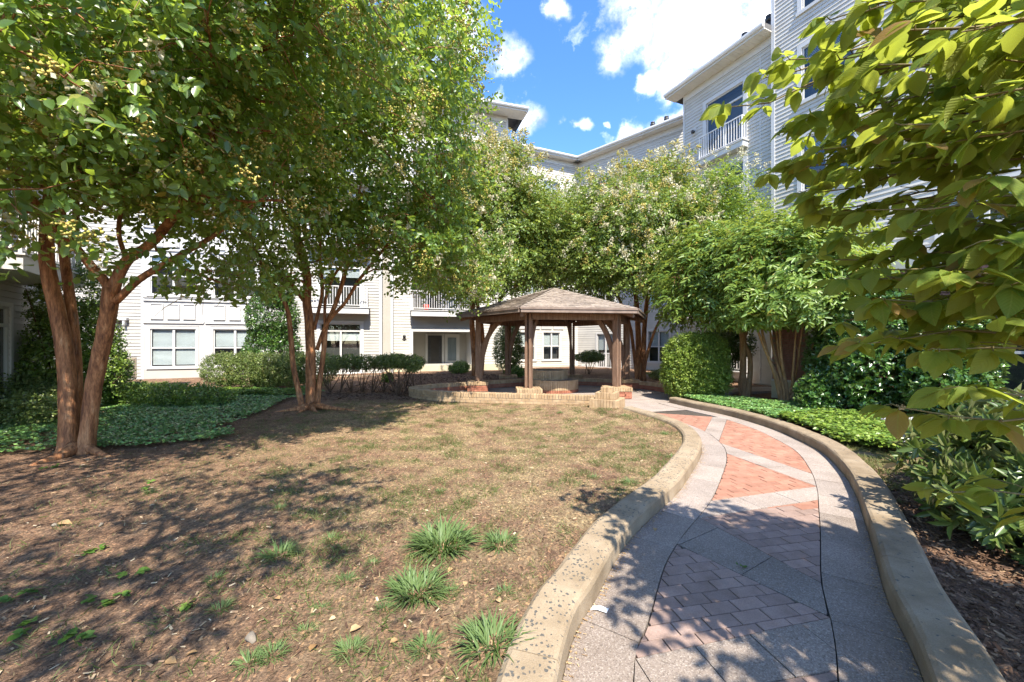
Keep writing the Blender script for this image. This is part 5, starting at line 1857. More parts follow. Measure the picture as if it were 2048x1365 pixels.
def pointed_trees():
    q = lambda *a: [W(x, y, yy) for x, y, yy in a]
    stems = [(q((1487, 798, 12.3), (1486, 745, 12.3), (1486, 700, 12.3), (1483, 660, 12.2), (1470, 600, 12.0), (1440, 540, 11.8)), .105, .05),
             (q((1494, 798, 12.25), (1500, 750, 12.3), (1499, 710, 12.3), (1488, 680, 12.3), (1510, 600, 12.2), (1530, 520, 12.0)), .085, .04),
             (q((1484, 796, 12.2), (1478, 770, 12.2), (1482, 740, 12.2)), .04, .02)]
    blobs = [(6.0, 12.3, 3.7, 1.3, 1.1, 1.0), (7.0, 12.1, 4.2, 1.2, 1.1, 1.0), (5.6, 12.5, 3.0, 1.0, .8, .6), (6.7, 11.3, 3.0, 1.1, .9, .7), (6.2, 12.2, 4.4, 1.0, 1.0, .7)]
    tree('stewartia_tree', W(1490, 798, 12.3), 'small tree with a smooth tan trunk forked into two beside the clipped shrub', 'tree', stems, blobs, 120, 18, 9, (.14, .22), TN4, M['lf_stew'], M['bark_pale'],
         'small pointed-leaf trees', clump_r=.46, L=(.35, .6), droop=.35, limb=.03, flat=.86, ok=lambda P: P[:, 2] > 2.05)
    b = (1572, 812, 10.8)
    stems = []
    for x, y, yy, r in ((1534, 706, 10.9, .055), (1518, 668, 10.8, .05), (1563, 717, 10.7, .05), (1586, 742, 10.6, .04), (1545, 690, 11.1, .045), (1617, 727, 10.3, .035), (1556, 700, 11.0, .04), (1600, 690, 10.6, .035)):
        m = (b[0] + (x - b[0]) * .55 + 4, b[1] + (y - b[1]) * .5, 10.8)
        stems.append((q((b[0] + random.uniform(-9, 9), b[1], b[2] + random.uniform(-.1, .1)), m, (x, y, yy), (x + (x - b[0]) * .5, y - 90, yy)), r, r * .45))
    blobs = [(7.0, 10.4, 3.5, 1.2, 1.1, 1.0), (7.7, 10.4, 4.2, 1.0, 1.0, .85), (6.5, 10.3, 2.8, .9, .9, .6), (7.4, 9.9, 2.9, .9, .8, .65), (6.6, 10.7, 4.3, 1.0, .9, .7), (8.0, 10.0, 3.5, .8, .8, .7)]
    tree('stewartia_tree', W(1572, 812, 10.8), 'small tree with many slim orange-tan stems in front of the cream foundation', 'tree', stems, blobs, 120, 18, 9, (.14, .22), TN4, M['lf_stew'], M['bark_pale'],
         'small pointed-leaf trees', clump_r=.45, L=(.35, .6), droop=.35, limb=.03, flat=.86, ok=lambda P: (P[:, 2] > 2.05) & ((P[:, 0] < 7.86 + (12.1 - P[:, 1]) * .437 - .05) | (P[:, 2] > 3.65)))


myrtle_left()
myrtle_mid()


def myrtle_behind():
    # stands behind the viewpoint; its shade lies on the near lawn
    stems = [([(-4.6, -2.2, 0), (-4.5, -2.1, 1.5), (-4.2, -1.6, 3.2), (-3.4, -.6, 4.8)], .11, .05), ([(-4.7, -2.2, 0), (-4.9, -1.9, 1.8), (-5.2, -.6, 3.8), (-5.0, 1.4, 5.4)], .09, .04), ([(-4.5, -2.3, 0), (-4.0, -2.0, 2.0), (-2.6, -1.0, 4.0), (-1.6, .6, 5.3)], .08, .04)]
    blobs = [(-3.0, -1.6, 5.0, 1.9, 1.2, .8), (-1.6, -.2, 5.3, 1.1, 1.2, .7), (-4.8, .3, 5.2, 1.8, 1.1, .6), (-1.7, 1.1, 4.5, 1.0, .8, .4), (-3.6, 1.3, 4.6, 1.2, .7, .4)]
    tree('crape_myrtle', (-4.6, -2.2, 0), 'crape myrtle behind the viewpoint whose shade lies on the near lawn', 'tree', stems, blobs, 72, 12, 10, (.09, .14), T2,
         M['lf_myrtle'], M['bark'], 'crape myrtle trees', clump_r=.6)


myrtle_behind()
myrtle_gazebo_left()
myrtle_gazebo_right()
pointed_trees()


# ------------------------------------------------------------------ shrubs and hedges
def shrub(name, label, cat, blobs, n, size, tmpl, mat, base, stems=6, shell=.8, group=None, stem_r=.02, flat=.35, m=6, L=(.12, .26), droop=.1, barkmat=None, spread=.9, lift=.5, ok=None, rosette=False):
    root = empty(name, base)
    tag(root, label, cat, group)
    if stems:
        st = MB()
        for k in range(stems):
            b = blobs[k % len(blobs)]
            e = np.array(b[:3]) + rng.normal(size=3) * np.array(b[3:6]) * .4
            s = np.array([base[0], base[1], base[2] - .04]) + np.array([rng.normal() * .12 * b[3], rng.normal() * .12 * b[4], 0])
            if len(blobs) > 1 and abs(b[0] - base[0]) > .8: s[:2] = np.array(b[:2]) + rng.normal(size=2) * .12
            mid = (s + e) / 2 + rng.normal(size=3) * .1
            C = catmull([s, mid, e], 4)
            st.tube(C, np.linspace(stem_r, stem_r * .35, len(C)), 6, .1)
        st.build('stems', barkmat or M['bark_dark'], root)
    n = int(n * 2.1)
    size = (size[0] * 1.12, size[1] * 1.12)
    nt = max(1, n // m)
    P, dd = blobs_points(blobs, nt, shell)
    out = dd + .55 * rng.normal(size=dd.shape) + np.array([0, 0, lift])
    LL = rng.uniform(*L, nt)
    if rosette:
        ax = unit(out)
        ids = np.repeat(np.arange(nt), m)
        a1 = unit(np.cross(ax, rng.normal(size=ax.shape))); a2 = np.cross(ax, a1)
        ph = (np.tile(np.arange(m), nt) * 2.4 + np.repeat(rng.random(nt) * 6, m))
        el = np.repeat(np.ones(nt), m) * rng.uniform(.15, .9, nt * m)
        rd = a1[ids] * np.cos(ph)[:, None] + a2[ids] * np.sin(ph)[:, None]
        ld = unit(rd * (1 - .5 * el)[:, None] + ax[ids] * el[:, None])
        nn = unit(ax[ids] * .8 - rd * .5 * el[:, None] + .15 * rng.normal(size=rd.shape))
        pos = P[ids] + ax[ids] * (rng.uniform(-.05, .04, nt * m))[:, None]
        S = rng.uniform(*size, nt * m)
    else:
        pos, ld, nn, S = sprays(P - unit(out) * LL[:, None] * .6, out, LL, m, flat=flat + .2, droop=droop, size=size, jitter=.01, spread=spread, bias=.9 * dd)
    keep = pos[:, 2] > gz(pos[:, 0], pos[:, 1]) + .01
    if ok is not None: keep &= ok(pos)
    rn = np.clip(np.repeat(rng.random(nt), m) * .6 + rng.random(len(pos)) * .4, 0, 1)
    leaves('foliage', pos[keep], ld[keep], nn[keep], S[keep], tmpl, mat, root, 'stuff', rnd=rn[keep])
    return root


def gp(px, Y):
    x = (px - 1024) * Y / F_PX
    return (x, Y, float(gz(x, Y)))


def shrubs():
    # tall evergreens by the left building
    b = gp(152, 9.9)
    shrub('evergreen_shrub', 'tall round evergreen behind the paired orange trunks', 'shrub', [(-10.8, 9.9, 1.35, 1.05, .8, 1.4), (-10.9, 9.9, 2.6, .8, .7, 1.1), (-11.2, 9.8, .9, .7, .7, .9), (-10.3, 9.9, .8, .7, .7, .8)], 13000, (.055, .09), T2, M['lf_holly2'], b, 8, shell=.85)
    b = gp(548, 15.3)
    shrub('evergreen_shrub', 'tall dark glossy evergreen standing behind the clipped hedge', 'shrub', [(-9.2, 15.4, 1.2, 1.05, .9, 1.3), (-9.2, 15.4, 2.6, .95, .8, 1.2), (-9.0, 15.4, 3.7, .6, .6, .8)], 13000, (.06, .095), T2, M['lf_holly'], b, 6, shell=.85)
    # clipped hedge rows
    b = gp(500, 14.0)
    shrub('hedge', 'clipped rounded green hedge below the panelled bay windows', 'hedge', [(-10.0 + k * .75, 13.9 + .1 * k, .72, .75, .62, .62) for k in range(5)], 17000, (.04, .065), T2, M['lf_hedge'], b, 10, shell=.9)
    b = gp(715, 13.4)
    hb = [(-6.0 + k * .52, 13.4 + .05 * k, 1.0 + .02 * math.sin(k * 2), .42, .42, .24) for k in range(6)]
    r = shrub('hedge', 'leggy flat-topped hedge with bare stems by the patio rail', 'hedge', hb, 6500, (.04, .07), T2, M['lf_hedge'], b, 0, shell=.85)
    st = MB()
    for k in range(46):
        x = -6.1 + (k % 9) * .36 + rng.normal() * .08
        e = np.array([x + rng.normal() * .35, 13.45 + rng.normal() * .2, rng.uniform(.75, 1.1)])
        s = np.array([-6.1 + (k % 9) * .36, 13.4 + rng.normal() * .06, .0])
        st.tube(catmull([s, (s + e) / 2 + rng.normal(size=3) * .1, e], 4), np.linspace(.018, .006, 9), 5, .1)
    st.build('stems', M['bark_dark'], r)
    b = gp(795, 12.6)
    r = shrub('small_shrub', 'thin leaning shrub with bare forked stems at the end of the leggy hedge', 'shrub', [(-3.75, 12.7, 1.08, .55, .4, .2), (-3.2, 12.7, .95, .35, .3, .2)], 1900, (.05, .08), T2, M['lf_hedge'], b, 9, shell=.7, stem_r=.022)
    # low mounds on the left
    for px, Y, w, h, n, lab in ((35, 9.3, 1.5, .95, 9000, 'dark low shrub mound below the cream wing'), (95, 8.2, .7, .7, 3500, 'small leggy dark shrub left of the paired trunks'), (330, 10.6, 1.7, .55, 8000, 'low spreading shrub in the ivy bed between the two lawn trees'), (232, 10.8, .9, .62, 4000, 'low bushy shrub just right of the paired trunks')):
        b = gp(px, Y)
        shrub('low_shrub', lab, 'shrub', [(b[0], Y, h * .5, w, .8, h * .55), (b[0] - w * .5, Y + .2, h * .45, w * .6, .7, h * .5), (b[0] + w * .5, Y - .1, h * .4, w * .6, .7, h * .5)], n, (.045, .075), T2, M['lf_hedge'] if px < 200 else M['lf_holly2'], b, 8, shell=.75)
    # by the porch and behind the gazebo
    for px, Y, w, h, n, mt, lab in ((918, 20.2, .55, .55, 1600, 'lf_holly2', 'small round shrub at the foot of the porch wall'), (1016, 19.6, .75, 2.5, 6500, 'lf_hedge', 'tall loose grey-green shrub behind the gazebo posts'), (1035, 18.2, .35, .5, 900, 'lf_holly2', 'little green shrub below the loose tall shrub'),
                                    (1178, 19.5, .75, 1.05, 2600, 'lf_hedge', 'leggy shrub by the far patio rail'), (775, 16.5, .25, .35, 500, 'lf_pach', 'bright green seedling on the mulch by the foundation'), (1330, 17.5, .8, .4, 1600, 'lf_hedge', 'low dark shrub behind the ring wall')):
        b = gp(px, Y)
        low = .6 if px == 1178 else .0
        shrub('garden_shrub', lab, 'shrub', [(b[0], Y, b[2] + (h + low) / 2, w, w, (h - low) / 2), (b[0] + .2 * w, Y, b[2] + (h + low) / 2 + .1 * h, w * .7, w * .7, (h - low) / 2)], n, (.05, .085), T2, M[mt], b, 6, shell=.75)
    # clipped box by the path
    b = gp(1385, 11.6)
    shrub('clipped_shrub', 'dense bright green clipped shrub where the path meets the gazebo', 'shrub', [(5.1, 11.5, 1.1, .78, .6, .9), (5.45, 11.6, .72, .85, .7, .72), (4.85, 11.5, .75, .55, .5, .7), (5.65, 11.7, 1.35, .65, .6, .62)], 19000, (.06, .095), (T2[0] * np.array([1, .7, 1]), T2[1]), M['lf_yew'], b, 8, shell=.92, droop=.3)
    b = gp(1455, 13.6)
    shrub('dark_shrub', 'dark open shrub between the clipped shrub and the forked trunk', 'shrub', [(7.1, 13.6, 1.5, .7, .5, .8), (7.7, 13.7, 1.6, .6, .5, .6)], 3800, (.05, .08), T2, M['lf_holly'], b, 6, shell=.6)
    # hollies along the brick base
    for k, (x, y, h, w, lab) in enumerate(((8.05, 9.95, 2.3, .65, 'dark glossy holly behind the slim-stemmed tree'), (8.0, 8.9, 3.0, .85, 'tall dark glossy holly in front of the brick wall'), (8.55, 7.9, 2.5, .75, 'bushy glossy holly next to the brick window'), (7.2, 9.3, 1.0, .5, 'low leggy holly beside the slim-stemmed tree'))):
        shrub('holly', lab, 'shrub', [(x, y, h * .5, w, w, h * .48), (x - .2, y - .2, h * .35, w * .9, w * .8, h * .33), (x + .1, y, h * .75, w * .75, w * .75, h * .27)], 9000 if k != 3 else 2200, (.055, .095), T2, M['lf_holly'], (x, y, float(gz(x, y))), 8, shell=.85, rosette=True, m=7, ok=lambda P: P[:, 0] < 7.86 + (12.1 - P[:, 1]) * .437 - .08)
    # laurel in the right foreground
    b = (4.3, 3.1, .05)
    shrub('laurel_shrub', 'broad leathery-leaved laurel leaning over the near end of the right kerb', 'shrub', [(4.45, 3.25, .55, 1.05, .85, .52), (4.0, 3.0, .42, .62, .6, .38), (4.6, 2.5, .5, .75, .6, .45), (5.0, 3.6, .75, .8, .7, .45)], 4200, (.09, .15), TN4, M['lf_laurel'], b, 14, shell=.8, rosette=True, m=9, ok=lambda P: P[:, 0] > np.interp(P[:, 1], CR[:, 1], CR[:, 0]) + .2)


shrubs()


# ------------------------------------------------------------------ ground covers
def cover(name, label, poly, n, size, mat, hgt, m=4, ok=None, dens=None, tilt=.45):
    poly = np.array(poly)
    lo, hi = poly.min(0), poly.max(0)
    x = rng.uniform(lo[0], hi[0], n * 4); y = rng.uniform(lo[1], hi[1], n * 4)
    k = inside(poly, x, y)
    f = fbm(x * 1.3, y * 1.3, 31)
    k &= rng.random(len(x)) < np.clip((f - .22) * 3.5, .05, 1)
    k &= ~(inside(path_poly, x, y) | inside(plaza_poly, x, y))
    if ok is not None: k &= ok(x, y)
    x, y, f = x[k][:n], y[k][:n], f[k][:n]
    z = gz(x, y) + hgt * (.35 + .9 * f) * rng.uniform(.55, 1.05, len(x))
    c = np.stack([x, y, z], 1)
    ids = np.repeat(np.arange(len(c)), m)
    ph = np.tile(np.arange(m), len(c)) * 2 * math.pi / m + np.repeat(rng.random(len(c)) * 6, m)
    up = unit(np.array([0, 0, 1]) + rng.normal(size=(len(c), 3)) * .22)[ids]
    rd = np.stack([np.cos(ph), np.sin(ph), rng.uniform(-.3, .45, len(ph))], 1)
    nn = unit(up + tilt * rng.normal(size=rd.shape))
    o = leaves(name, c[ids], rd, nn, rng.uniform(*size, len(ids)), T2, mat, None, 'stuff', rnd=np.clip(np.repeat(rng.random(len(c)), m) * .6 + rng.random(len(ids)) * .4, 0, 1), wid=1.25)
    tag(o, label, 'ground cover')


cover('ivy_ground_cover', 'dark green ivy bed spreading under the paired orange trunks', [(-5.0, 6.7), (-5.6, 6.3), (-6.1, 6.12), (-6.9, 6.08), (-7.6, 5.6), (-8.8, 5.2), (-13, 8), (-13.5, 12), (-9, 14), (-6.2, 13.2), (-6.4, 11.3), (-5.9, 9.6), (-5.6, 8.0), (-4.9, 7.0)], 15000, (.045, .075), M['lf_ivy'], .12)
cover('bright_ground_cover', 'sunlit bright ground cover below the clipped hedge', [(-6.9, 11.9), (-6.4, 12.4), (-6.7, 13.4), (-11.5, 13.4), (-14.5, 12.5), (-12.0, 10.6), (-9.0, 11.6)], 9000, (.045, .075), M['lf_pach'], .2)
cover('pachysandra', 'sunlit yellow-green pachysandra bed along the tan kerb', [(5.25, 7.9), (5.2, 7.0), (4.98, 6.15), (5.35, 5.6), (6.3, 5.3), (7.6, 5.6), (8.3, 6.6), (8.2, 7.8), (6.6, 8.4)], 8000, (.055, .085), M['lf_pach'], .22)
cover('ivy_ground_cover', 'shaded ivy strip between the tan kerb and the small trees', [(5.15, 11.2), (4.7, 10.9), (5.0, 9.9), (5.25, 8.6), (5.2, 7.8), (6.8, 8.2), (8.4, 7.6), (9.2, 6.8), (9.3, 8.6), (7.8, 10.0), (6.5, 11.0)], 9000, (.05, .08), M['lf_ivy'], .15)
cover('ivy_ground_cover', 'ivy patch at the foot of the white foundation by the laurel', [(6.4, 5.2), (7.5, 4.9), (9.6, 5.2), (9.8, 6.8), (8.4, 6.8)], 4500, (.05, .08), M['lf_ivy'], .16)


# ------------------------------------------------------------------ lawn: thin grass, tufts, chips, litter
def lawn():
    n = 80000
    # many more candidates close to the camera, where blades can be told apart
    y = 1.3 + (rng.random(n * 3) ** 1.7) * 10.3
    x = rng.uniform(-6.0, 3.4, n * 3)
    x = np.where(rng.random(n * 3) < .3, rng.uniform(-3.0, 2.5, n * 3), x)
    f1 = fbm(x * .9 + 3, y * .9, 41)
    f2 = fbm(x * 4.5, y * 4.5, 47)
    w = lawn_w(x, y)
    p = np.clip((f1 * .5 + f2 * .65 - .47) * 5.0, .08, 1) * np.clip(w * 1.5 + .18, 0, 1)
    p *= np.clip((y - .8) / 3.0, .3, 1)
    xl = np.interp(y, CL[:, 1], CL[:, 0])
    p = np.maximum(p, .55 * (np.abs(x - (xl - .42)) < .14) * (f2 > .45))
    k = (rng.random(len(x)) < p) & (x < xl - .29)
    x, y, f1, f2 = x[k][:n], y[k][:n], f1[k][:n], f2[k][:n]
    c = np.stack([x, y, gz(x, y)], 1)
    d = np.stack([rng.normal(size=len(x)) * .8, rng.normal(size=len(x)) * .8, rng.uniform(.25, 1.1, len(x))], 1)
    S = rng.uniform(.02, .055, len(x)) * (1 + .5 * (f2 > .62))
    green = np.clip(.62 - (f2 - .5) * 1.9 + rng.normal(size=len(x)) * .2, 0, 1)
    o = leaves('lawn_grass', c, d, rand_dirs(len(x)), S, TBLADE, M['grass'], None, 'stuff', rnd=green, wid=1.3)
    tag(o, 'thin patchy lawn grass, partly dry and straw coloured', 'grass')
    # strip of grass beyond the right kerb
    n = 7000
    y = rng.uniform(3.9, 6.7, n); x = np.interp(y, CR[:, 1], CR[:, 0]) + .27 + np.abs(rng.normal(size=n)) * .42
    k = fbm(x * 3, y * 3, 8) > .36
    x, y = x[k], y[k]
    c = np.stack([x, y, gz(x, y)], 1)
    d = np.stack([rng.normal(size=len(x)) * .7, rng.normal(size=len(x)) * .7, rng.uniform(.3, 1.1, len(x))], 1)
    o = leaves('verge_grass', c, d, rand_dirs(len(x)), rng.uniform(.03, .075, len(x)), TBLADE, M['grass'], None, 'stuff', rnd=np.clip(rng.normal(.45, .2, len(x)), 0, 1), wid=1.3)
    tag(o, 'small grass verge between the tan kerb and the pachysandra', 'grass')


lawn()


def tufts():
    spots = [(885, 1105, .30, 260, 'large lush grass clump on the bare soil, wider of two'), (1000, 1110, .17, 130, 'smaller lush grass clump touching the wide one'), (835, 1205, .22, 190, 'lush grass clump nearer the kerb end than the wide one'),
             (560, 1115, .16, 110, 'pale grass tuft at the edge of the tree shade'), (440, 1225, .12, 70, None), (770, 1240, .10, 60, None), (500, 1345, .13, 80, None), (545, 1330, .12, 80, None), (700, 1330, .13, 90, None), (850, 1330, .14, 90, None),
             (985, 1330, .2, 150, 'dark grass tuft leaning on the near end of the cream kerb'), (640, 1235, .09, 50, None), (1010, 1215, .10, 60, None), (690, 1175, .12, 70, None), (1260, 985, .16, 90, None), (1190, 970, .12, 60, None), (430, 1160, .1, 60, None), (880, 990, .12, 60, None),
             (560, 1020, .12, 60, None), (1330, 880, .14, 80, None), (1345, 930, .14, 80, None), (300, 985, .1, 50, None), (660, 1085, .12, 60, None), (1250, 840, .14, 70, None), (1120, 830, .14, 70, None), (610, 1280, .09, 50, None), (900, 1210, .10, 50, None), (745, 1140, .09, 50, None)]
    for px, py, r, n, lab in spots:
        n = int(n * 1.7)
        if lab is None: r *= .72
        x0, y0 = G(px, py)
        z0 = float(gz(x0, y0))
        a = rng.random(n) * 6.283
        rr = r * .55 * np.sqrt(rng.random(n))
        c = np.stack([x0 + rr * np.cos(a), y0 + rr * np.sin(a), np.full(n, z0 - .005)], 1)
        out = np.stack([np.cos(a) * (.35 + rr / r), np.sin(a) * (.35 + rr / r), rng.uniform(.12, .75, n)], 1) + rng.normal(size=(n, 3)) * .28
        S = rng.uniform(.45, 1.0, n) * r * .75 + .02
        o = leaves('grass_tuft', c, out, unit(out * np.array([-1, -1, 0]) + np.array([0, 0, .6]) + .2 * rng.normal(size=(n, 3))), S, TBLADE, M['grass_green'], None, None, wid=1.15 if r > .15 else 1.0)
        if lab: tag(o, lab, 'grass clump')
        else: tag(o, 'small scattered grass tuft on the bare lawn soil', 'grass clump', 'small grass tufts on the soil')
    # seedlings with round leaves near the ivy
    for px, py in ((40, 1275), (55, 1190), (135, 1280), (160, 1285), (170, 1110), (200, 1100), (180, 1205), (205, 1215), (245, 1195), (240, 1160), (375, 1220), (285, 1150), (15, 1210), (290, 980), (300, 965), (60, 1250), (410, 880), (455, 895), (110, 935), (90, 940), (370, 860)):
        x0, y0 = G(px, py)
        z0 = float(gz(x0, y0))
        n = 7
        a = rng.random(n) * 6.283
        c = np.stack([x0 + .008 * rng.normal(size=n), y0 + .008 * rng.normal(size=n), z0 + rng.uniform(.012, .03, n)], 1)
        d = np.stack([np.cos(a), np.sin(a), rng.uniform(-.2, .35, n)], 1)
        o = leaves('seedling', c, d, np.array([0, 0, 1]) + .3 * rng.normal(size=(n, 3)), rng.uniform(.035, .06, n), T6, M['lf_weed'], wid=1.4)
        tag(o, 'tiny bright green weed seedling on the shaded soil', 'weed', 'weed seedlings on the soil')


tufts()


def litter():
    # bark chips and seed husks: flat slivers
    flat = (np.array([(-.5, -.16, 0), (.5, -.12, .02), (.45, .16, .05), (-.48, .13, .03)]), np.array([(0, 1, 2), (0, 2, 3)]))
    n = 50000
    y = 1.2 + rng.random(n * 2) ** 2.0 * 10
    x = rng.uniform(-7.5, 3.3, n * 2)
    xl = np.interp(y, CL[:, 1], CL[:, 0])
    k = (x < xl - .29) & (rng.random(len(x)) < .35 + .65 * (fbm(x * 1.5, y * 1.5, 77) > .45))
    x, y = x[k][:n], y[k][:n]
    c = np.stack([x, y, gz(x, y) + rng.uniform(.003, .012, len(x))], 1)
    a = rng.random(len(x)) * 6.283
    S = np.where(rng.random(len(x)) < .75, rng.uniform(.005, .014, len(x)), rng.uniform(.015, .045, len(x)))
    o = leaves('mulch', c, np.stack([np.cos(a), np.sin(a), rng.normal(size=len(x)) * .15], 1), np.array([0, 0, 1]) + .35 * rng.normal(size=(len(x), 3)), S, flat, M['chip'], None, 'stuff')
    tag(o, 'bark chips and pale seed husks strewn over the lawn soil', 'mulch')
    # mulch right of the path
    n = 14000
    y = rng.uniform(1.2, 5.0, n); x = np.interp(y, CR[:, 1], CR[:, 0]) + .28 + rng.random(n) * 2.2
    c = np.stack([x, y, gz(x, y) + rng.uniform(.003, .03, n)], 1)
    a = rng.random(n) * 6.283
    o = leaves('mulch', c, np.stack([np.cos(a), np.sin(a), rng.normal(size=n) * .3], 1), np.array([0, 0, 1]) + .5 * rng.normal(size=(n, 3)), rng.uniform(.012, .055, n), flat, M['chip'], None, 'stuff', rnd=rng.random(n) * .75)
    tag(o, 'coarse brown bark mulch under the laurel', 'mulch')
    n = 9000
    y = rng.uniform(11.5, 19.5, n); x = rng.uniform(-6, 0, n)
    k = ~(inside(plaza_poly, x, y)); x, y = x[k], y[k]
    c = np.stack([x, y, gz(x, y) + .01], 1)
    a = rng.random(len(x)) * 6.283
    o = leaves('mulch', c, np.stack([np.cos(a), np.sin(a), rng.normal(size=len(x)) * .3], 1), np.array([0, 0, 1]) + .5 * rng.normal(size=(len(x), 3)), rng.uniform(.03, .09, len(x)), flat, M['chip'], None, 'stuff', rnd=rng.random(len(x)) * .7)
    tag(o, 'brown mulch bed along the porch foundation', 'mulch')
    # yellow husks collected along the kerb feet
    n = 2600
    side = rng.random(n) < .6
    t = rng.random(n)
    i = (t * 235).astype(int)
    e = np.abs(rng.normal(size=n)) * .03 + .004
    xy = np.where(side[:, None], CL[i] + normals2(CL)[i] * e[:, None], CR[np.minimum(i, 279)] - normals2(CR)[np.minimum(i, 279)] * e[:, None])
    a = rng.random(n) * 6.283
    o = leaves('husks', np.c_[xy, np.full(n, .006)], np.stack([np.cos(a), np.sin(a), rng.normal(size=n) * .15], 1), np.array([0, 0, 1]) + .3 * rng.normal(size=(n, 3)), rng.uniform(.006, .02, n), flat, M['dead'], None, 'stuff')
    tag(o, 'thin line of dry yellow husks at the foot of the kerbs', 'litter')
    # loose fallen leaves
    for px, py, s in ((700, 1290, .07), (620, 1330, .06), (560, 1212, .05), (495, 1170, .045), (395, 1318, .05), (672, 1258, .04), (905, 1160, .05), (930, 1190, .045), (215, 955, .06), (110, 1052, .12), (1310, 1058, .05), (1000, 1240, .05), (1160, 1130, .05), (330, 1335, .06), (590, 1030, .05), (780, 1320, .05)):
        x0, y0 = G(px, py)
        if inside(path_poly, np.array([x0]), np.array([y0]))[0]: z0 = .008
        else: z0 = float(gz(x0, y0)) + .012
        a = random.random() * 6.28
        tv = T6[0] * np.array([1, 1.25, 2.2])
        o = leaves('fallen_leaf', np.array([[x0, y0, z0]]), np.array([[math.cos(a), math.sin(a), .05]]), np.array([[random.uniform(-.3, .3), random.uniform(-.3, .3), 1]]), s, (tv, T6[1]), M['dead'])
        tag(o, 'single curled tan fallen leaf lying on the ground', 'leaf', 'fallen leaves')
    x0, y0 = G(1483, 1137)
    n = 9
    a = rng.random(n) * 6.28
    o = leaves('leaf_sprig', np.c_[x0 + .015 * rng.normal(size=n), y0 + .015 * rng.normal(size=n), rng.uniform(.006, .02, n)], np.c_[np.cos(a), np.sin(a), rng.uniform(0, .5, n)], np.array([0, 0, 1]) + .4 * rng.normal(size=(n, 3)), rng.uniform(.02, .035, n), T6, M['lf_weed'])
    tag(o, 'tiny green weed growing in a brick joint of the path', 'weed')
    x0, y0 = G(1198, 1222)
    m = MB()
    m.add([(-.05, -.02, .004), (.05, -.012, .010), (.055, .022, .018), (-.045, .018, .006), (0, -.018, .016), (.005, .022, .02)], [(0, 4, 5, 3), (4, 1, 2, 5)])
    tag(m.build('paper_scrap', M['paper'], None, Matrix.Translation((x0, y0, 0)) @ Matrix.Rotation(-.5, 4, 'Z')), 'crumpled white paper scrap on the path by the cream kerb', 'litter')
    for px, py, s in ((505, 1290, .08), (110, 1052, .05), (200, 1053, .045)):
        x0, y0 = G(px, py)
        m = MB().tube([(-s * .6, 0, .0), (0, .01, .012), (s * .6, .0, .0)], [s * .15, s * .32, s * .12], 7, .3)
        tag(m.build('stone', M['mortar'], None, Matrix.Translation((x0, y0, float(gz(x0, y0)) + .004)) @ Matrix.Rotation(px, 4, 'Z')), 'small pale flat stone on the lawn soil', 'stone', 'stones on the soil')


litter()


# ------------------------------------------------------------------ path lamp
def path_lamp():
    x, y = 5.15, 5.25
    r = empty('path_light', (x, y, float(gz(x, y))))
    tag(r, 'low garden path light with a wide pyramid cap in the pachysandra', 'lamp')
    T = Matrix.Translation((x, y, float(gz(x, y))))
    MB().tube([(0, 0, -.05), (0, 0, .50)], .018, 8).build('post', M['lamp_paint'], r, T)
    MB().tube([(0, 0, .49), (0, 0, .53)], [.05, .06], 10).build('collar', M['lamp_paint'], r, T)
    MB().tube([(0, 0, .53), (0, 0, .575)], .04, 10).build('lens', M['blind'], r, T)
    c = MB()
    a = [(-.18, -.18, .57), (.18, -.18, .57), (.18, .18, .57), (-.18, .18, .57), (-.18, -.18, .583), (.18, -.18, .583), (.18, .18, .583), (-.18, .18, .583), (0, 0, .645)]
    c.add(a, [(3, 2, 1, 0), (0, 1, 5, 4), (1, 2, 6, 5), (2, 3, 7, 6), (3, 0, 4, 7), (4, 5, 8), (5, 6, 8), (6, 7, 8), (7, 4, 8)])
    c.build('cap', M['lamp_paint'], r, T @ Matrix.Rotation(.5, 4, 'Z'))


path_lamp()


# ------------------------------------------------------------------ broad-leaved tree reaching in from the right
def big_leaf_mesh(curl, fold, rnd, coarse=False):
    us = [0, .14, .32, .52, .72, .88, 1.0]
    ws = [.012, .17, .27, .29, .215, .10, .0]
    if coarse: us, ws = [0, .3, .65, 1], [.012, .26, .25, 0]
    cols = (-1, 0, 1) if coarse else (-1, -.5, 0, .5, 1)
    nc = len(cols)
    V, UV, F = [], [], []
    for u, w in zip(us, ws):
        z = -curl * u * u
        for s in cols:
            V.append((u, s * w, z + fold * abs(s) * w * (1 - .5 * abs(s)) + .02 * math.sin(u * 17 + s * 4) * w))
            UV.append((u, s * w / .29))
    for i in range(len(us) - 1):
        for j in range(nc - 1):
            a = i * nc + j
            F.append((a, a + nc, a + nc + 1, a + 1))
    return np.array(V), np.array(UV), np.array(F)


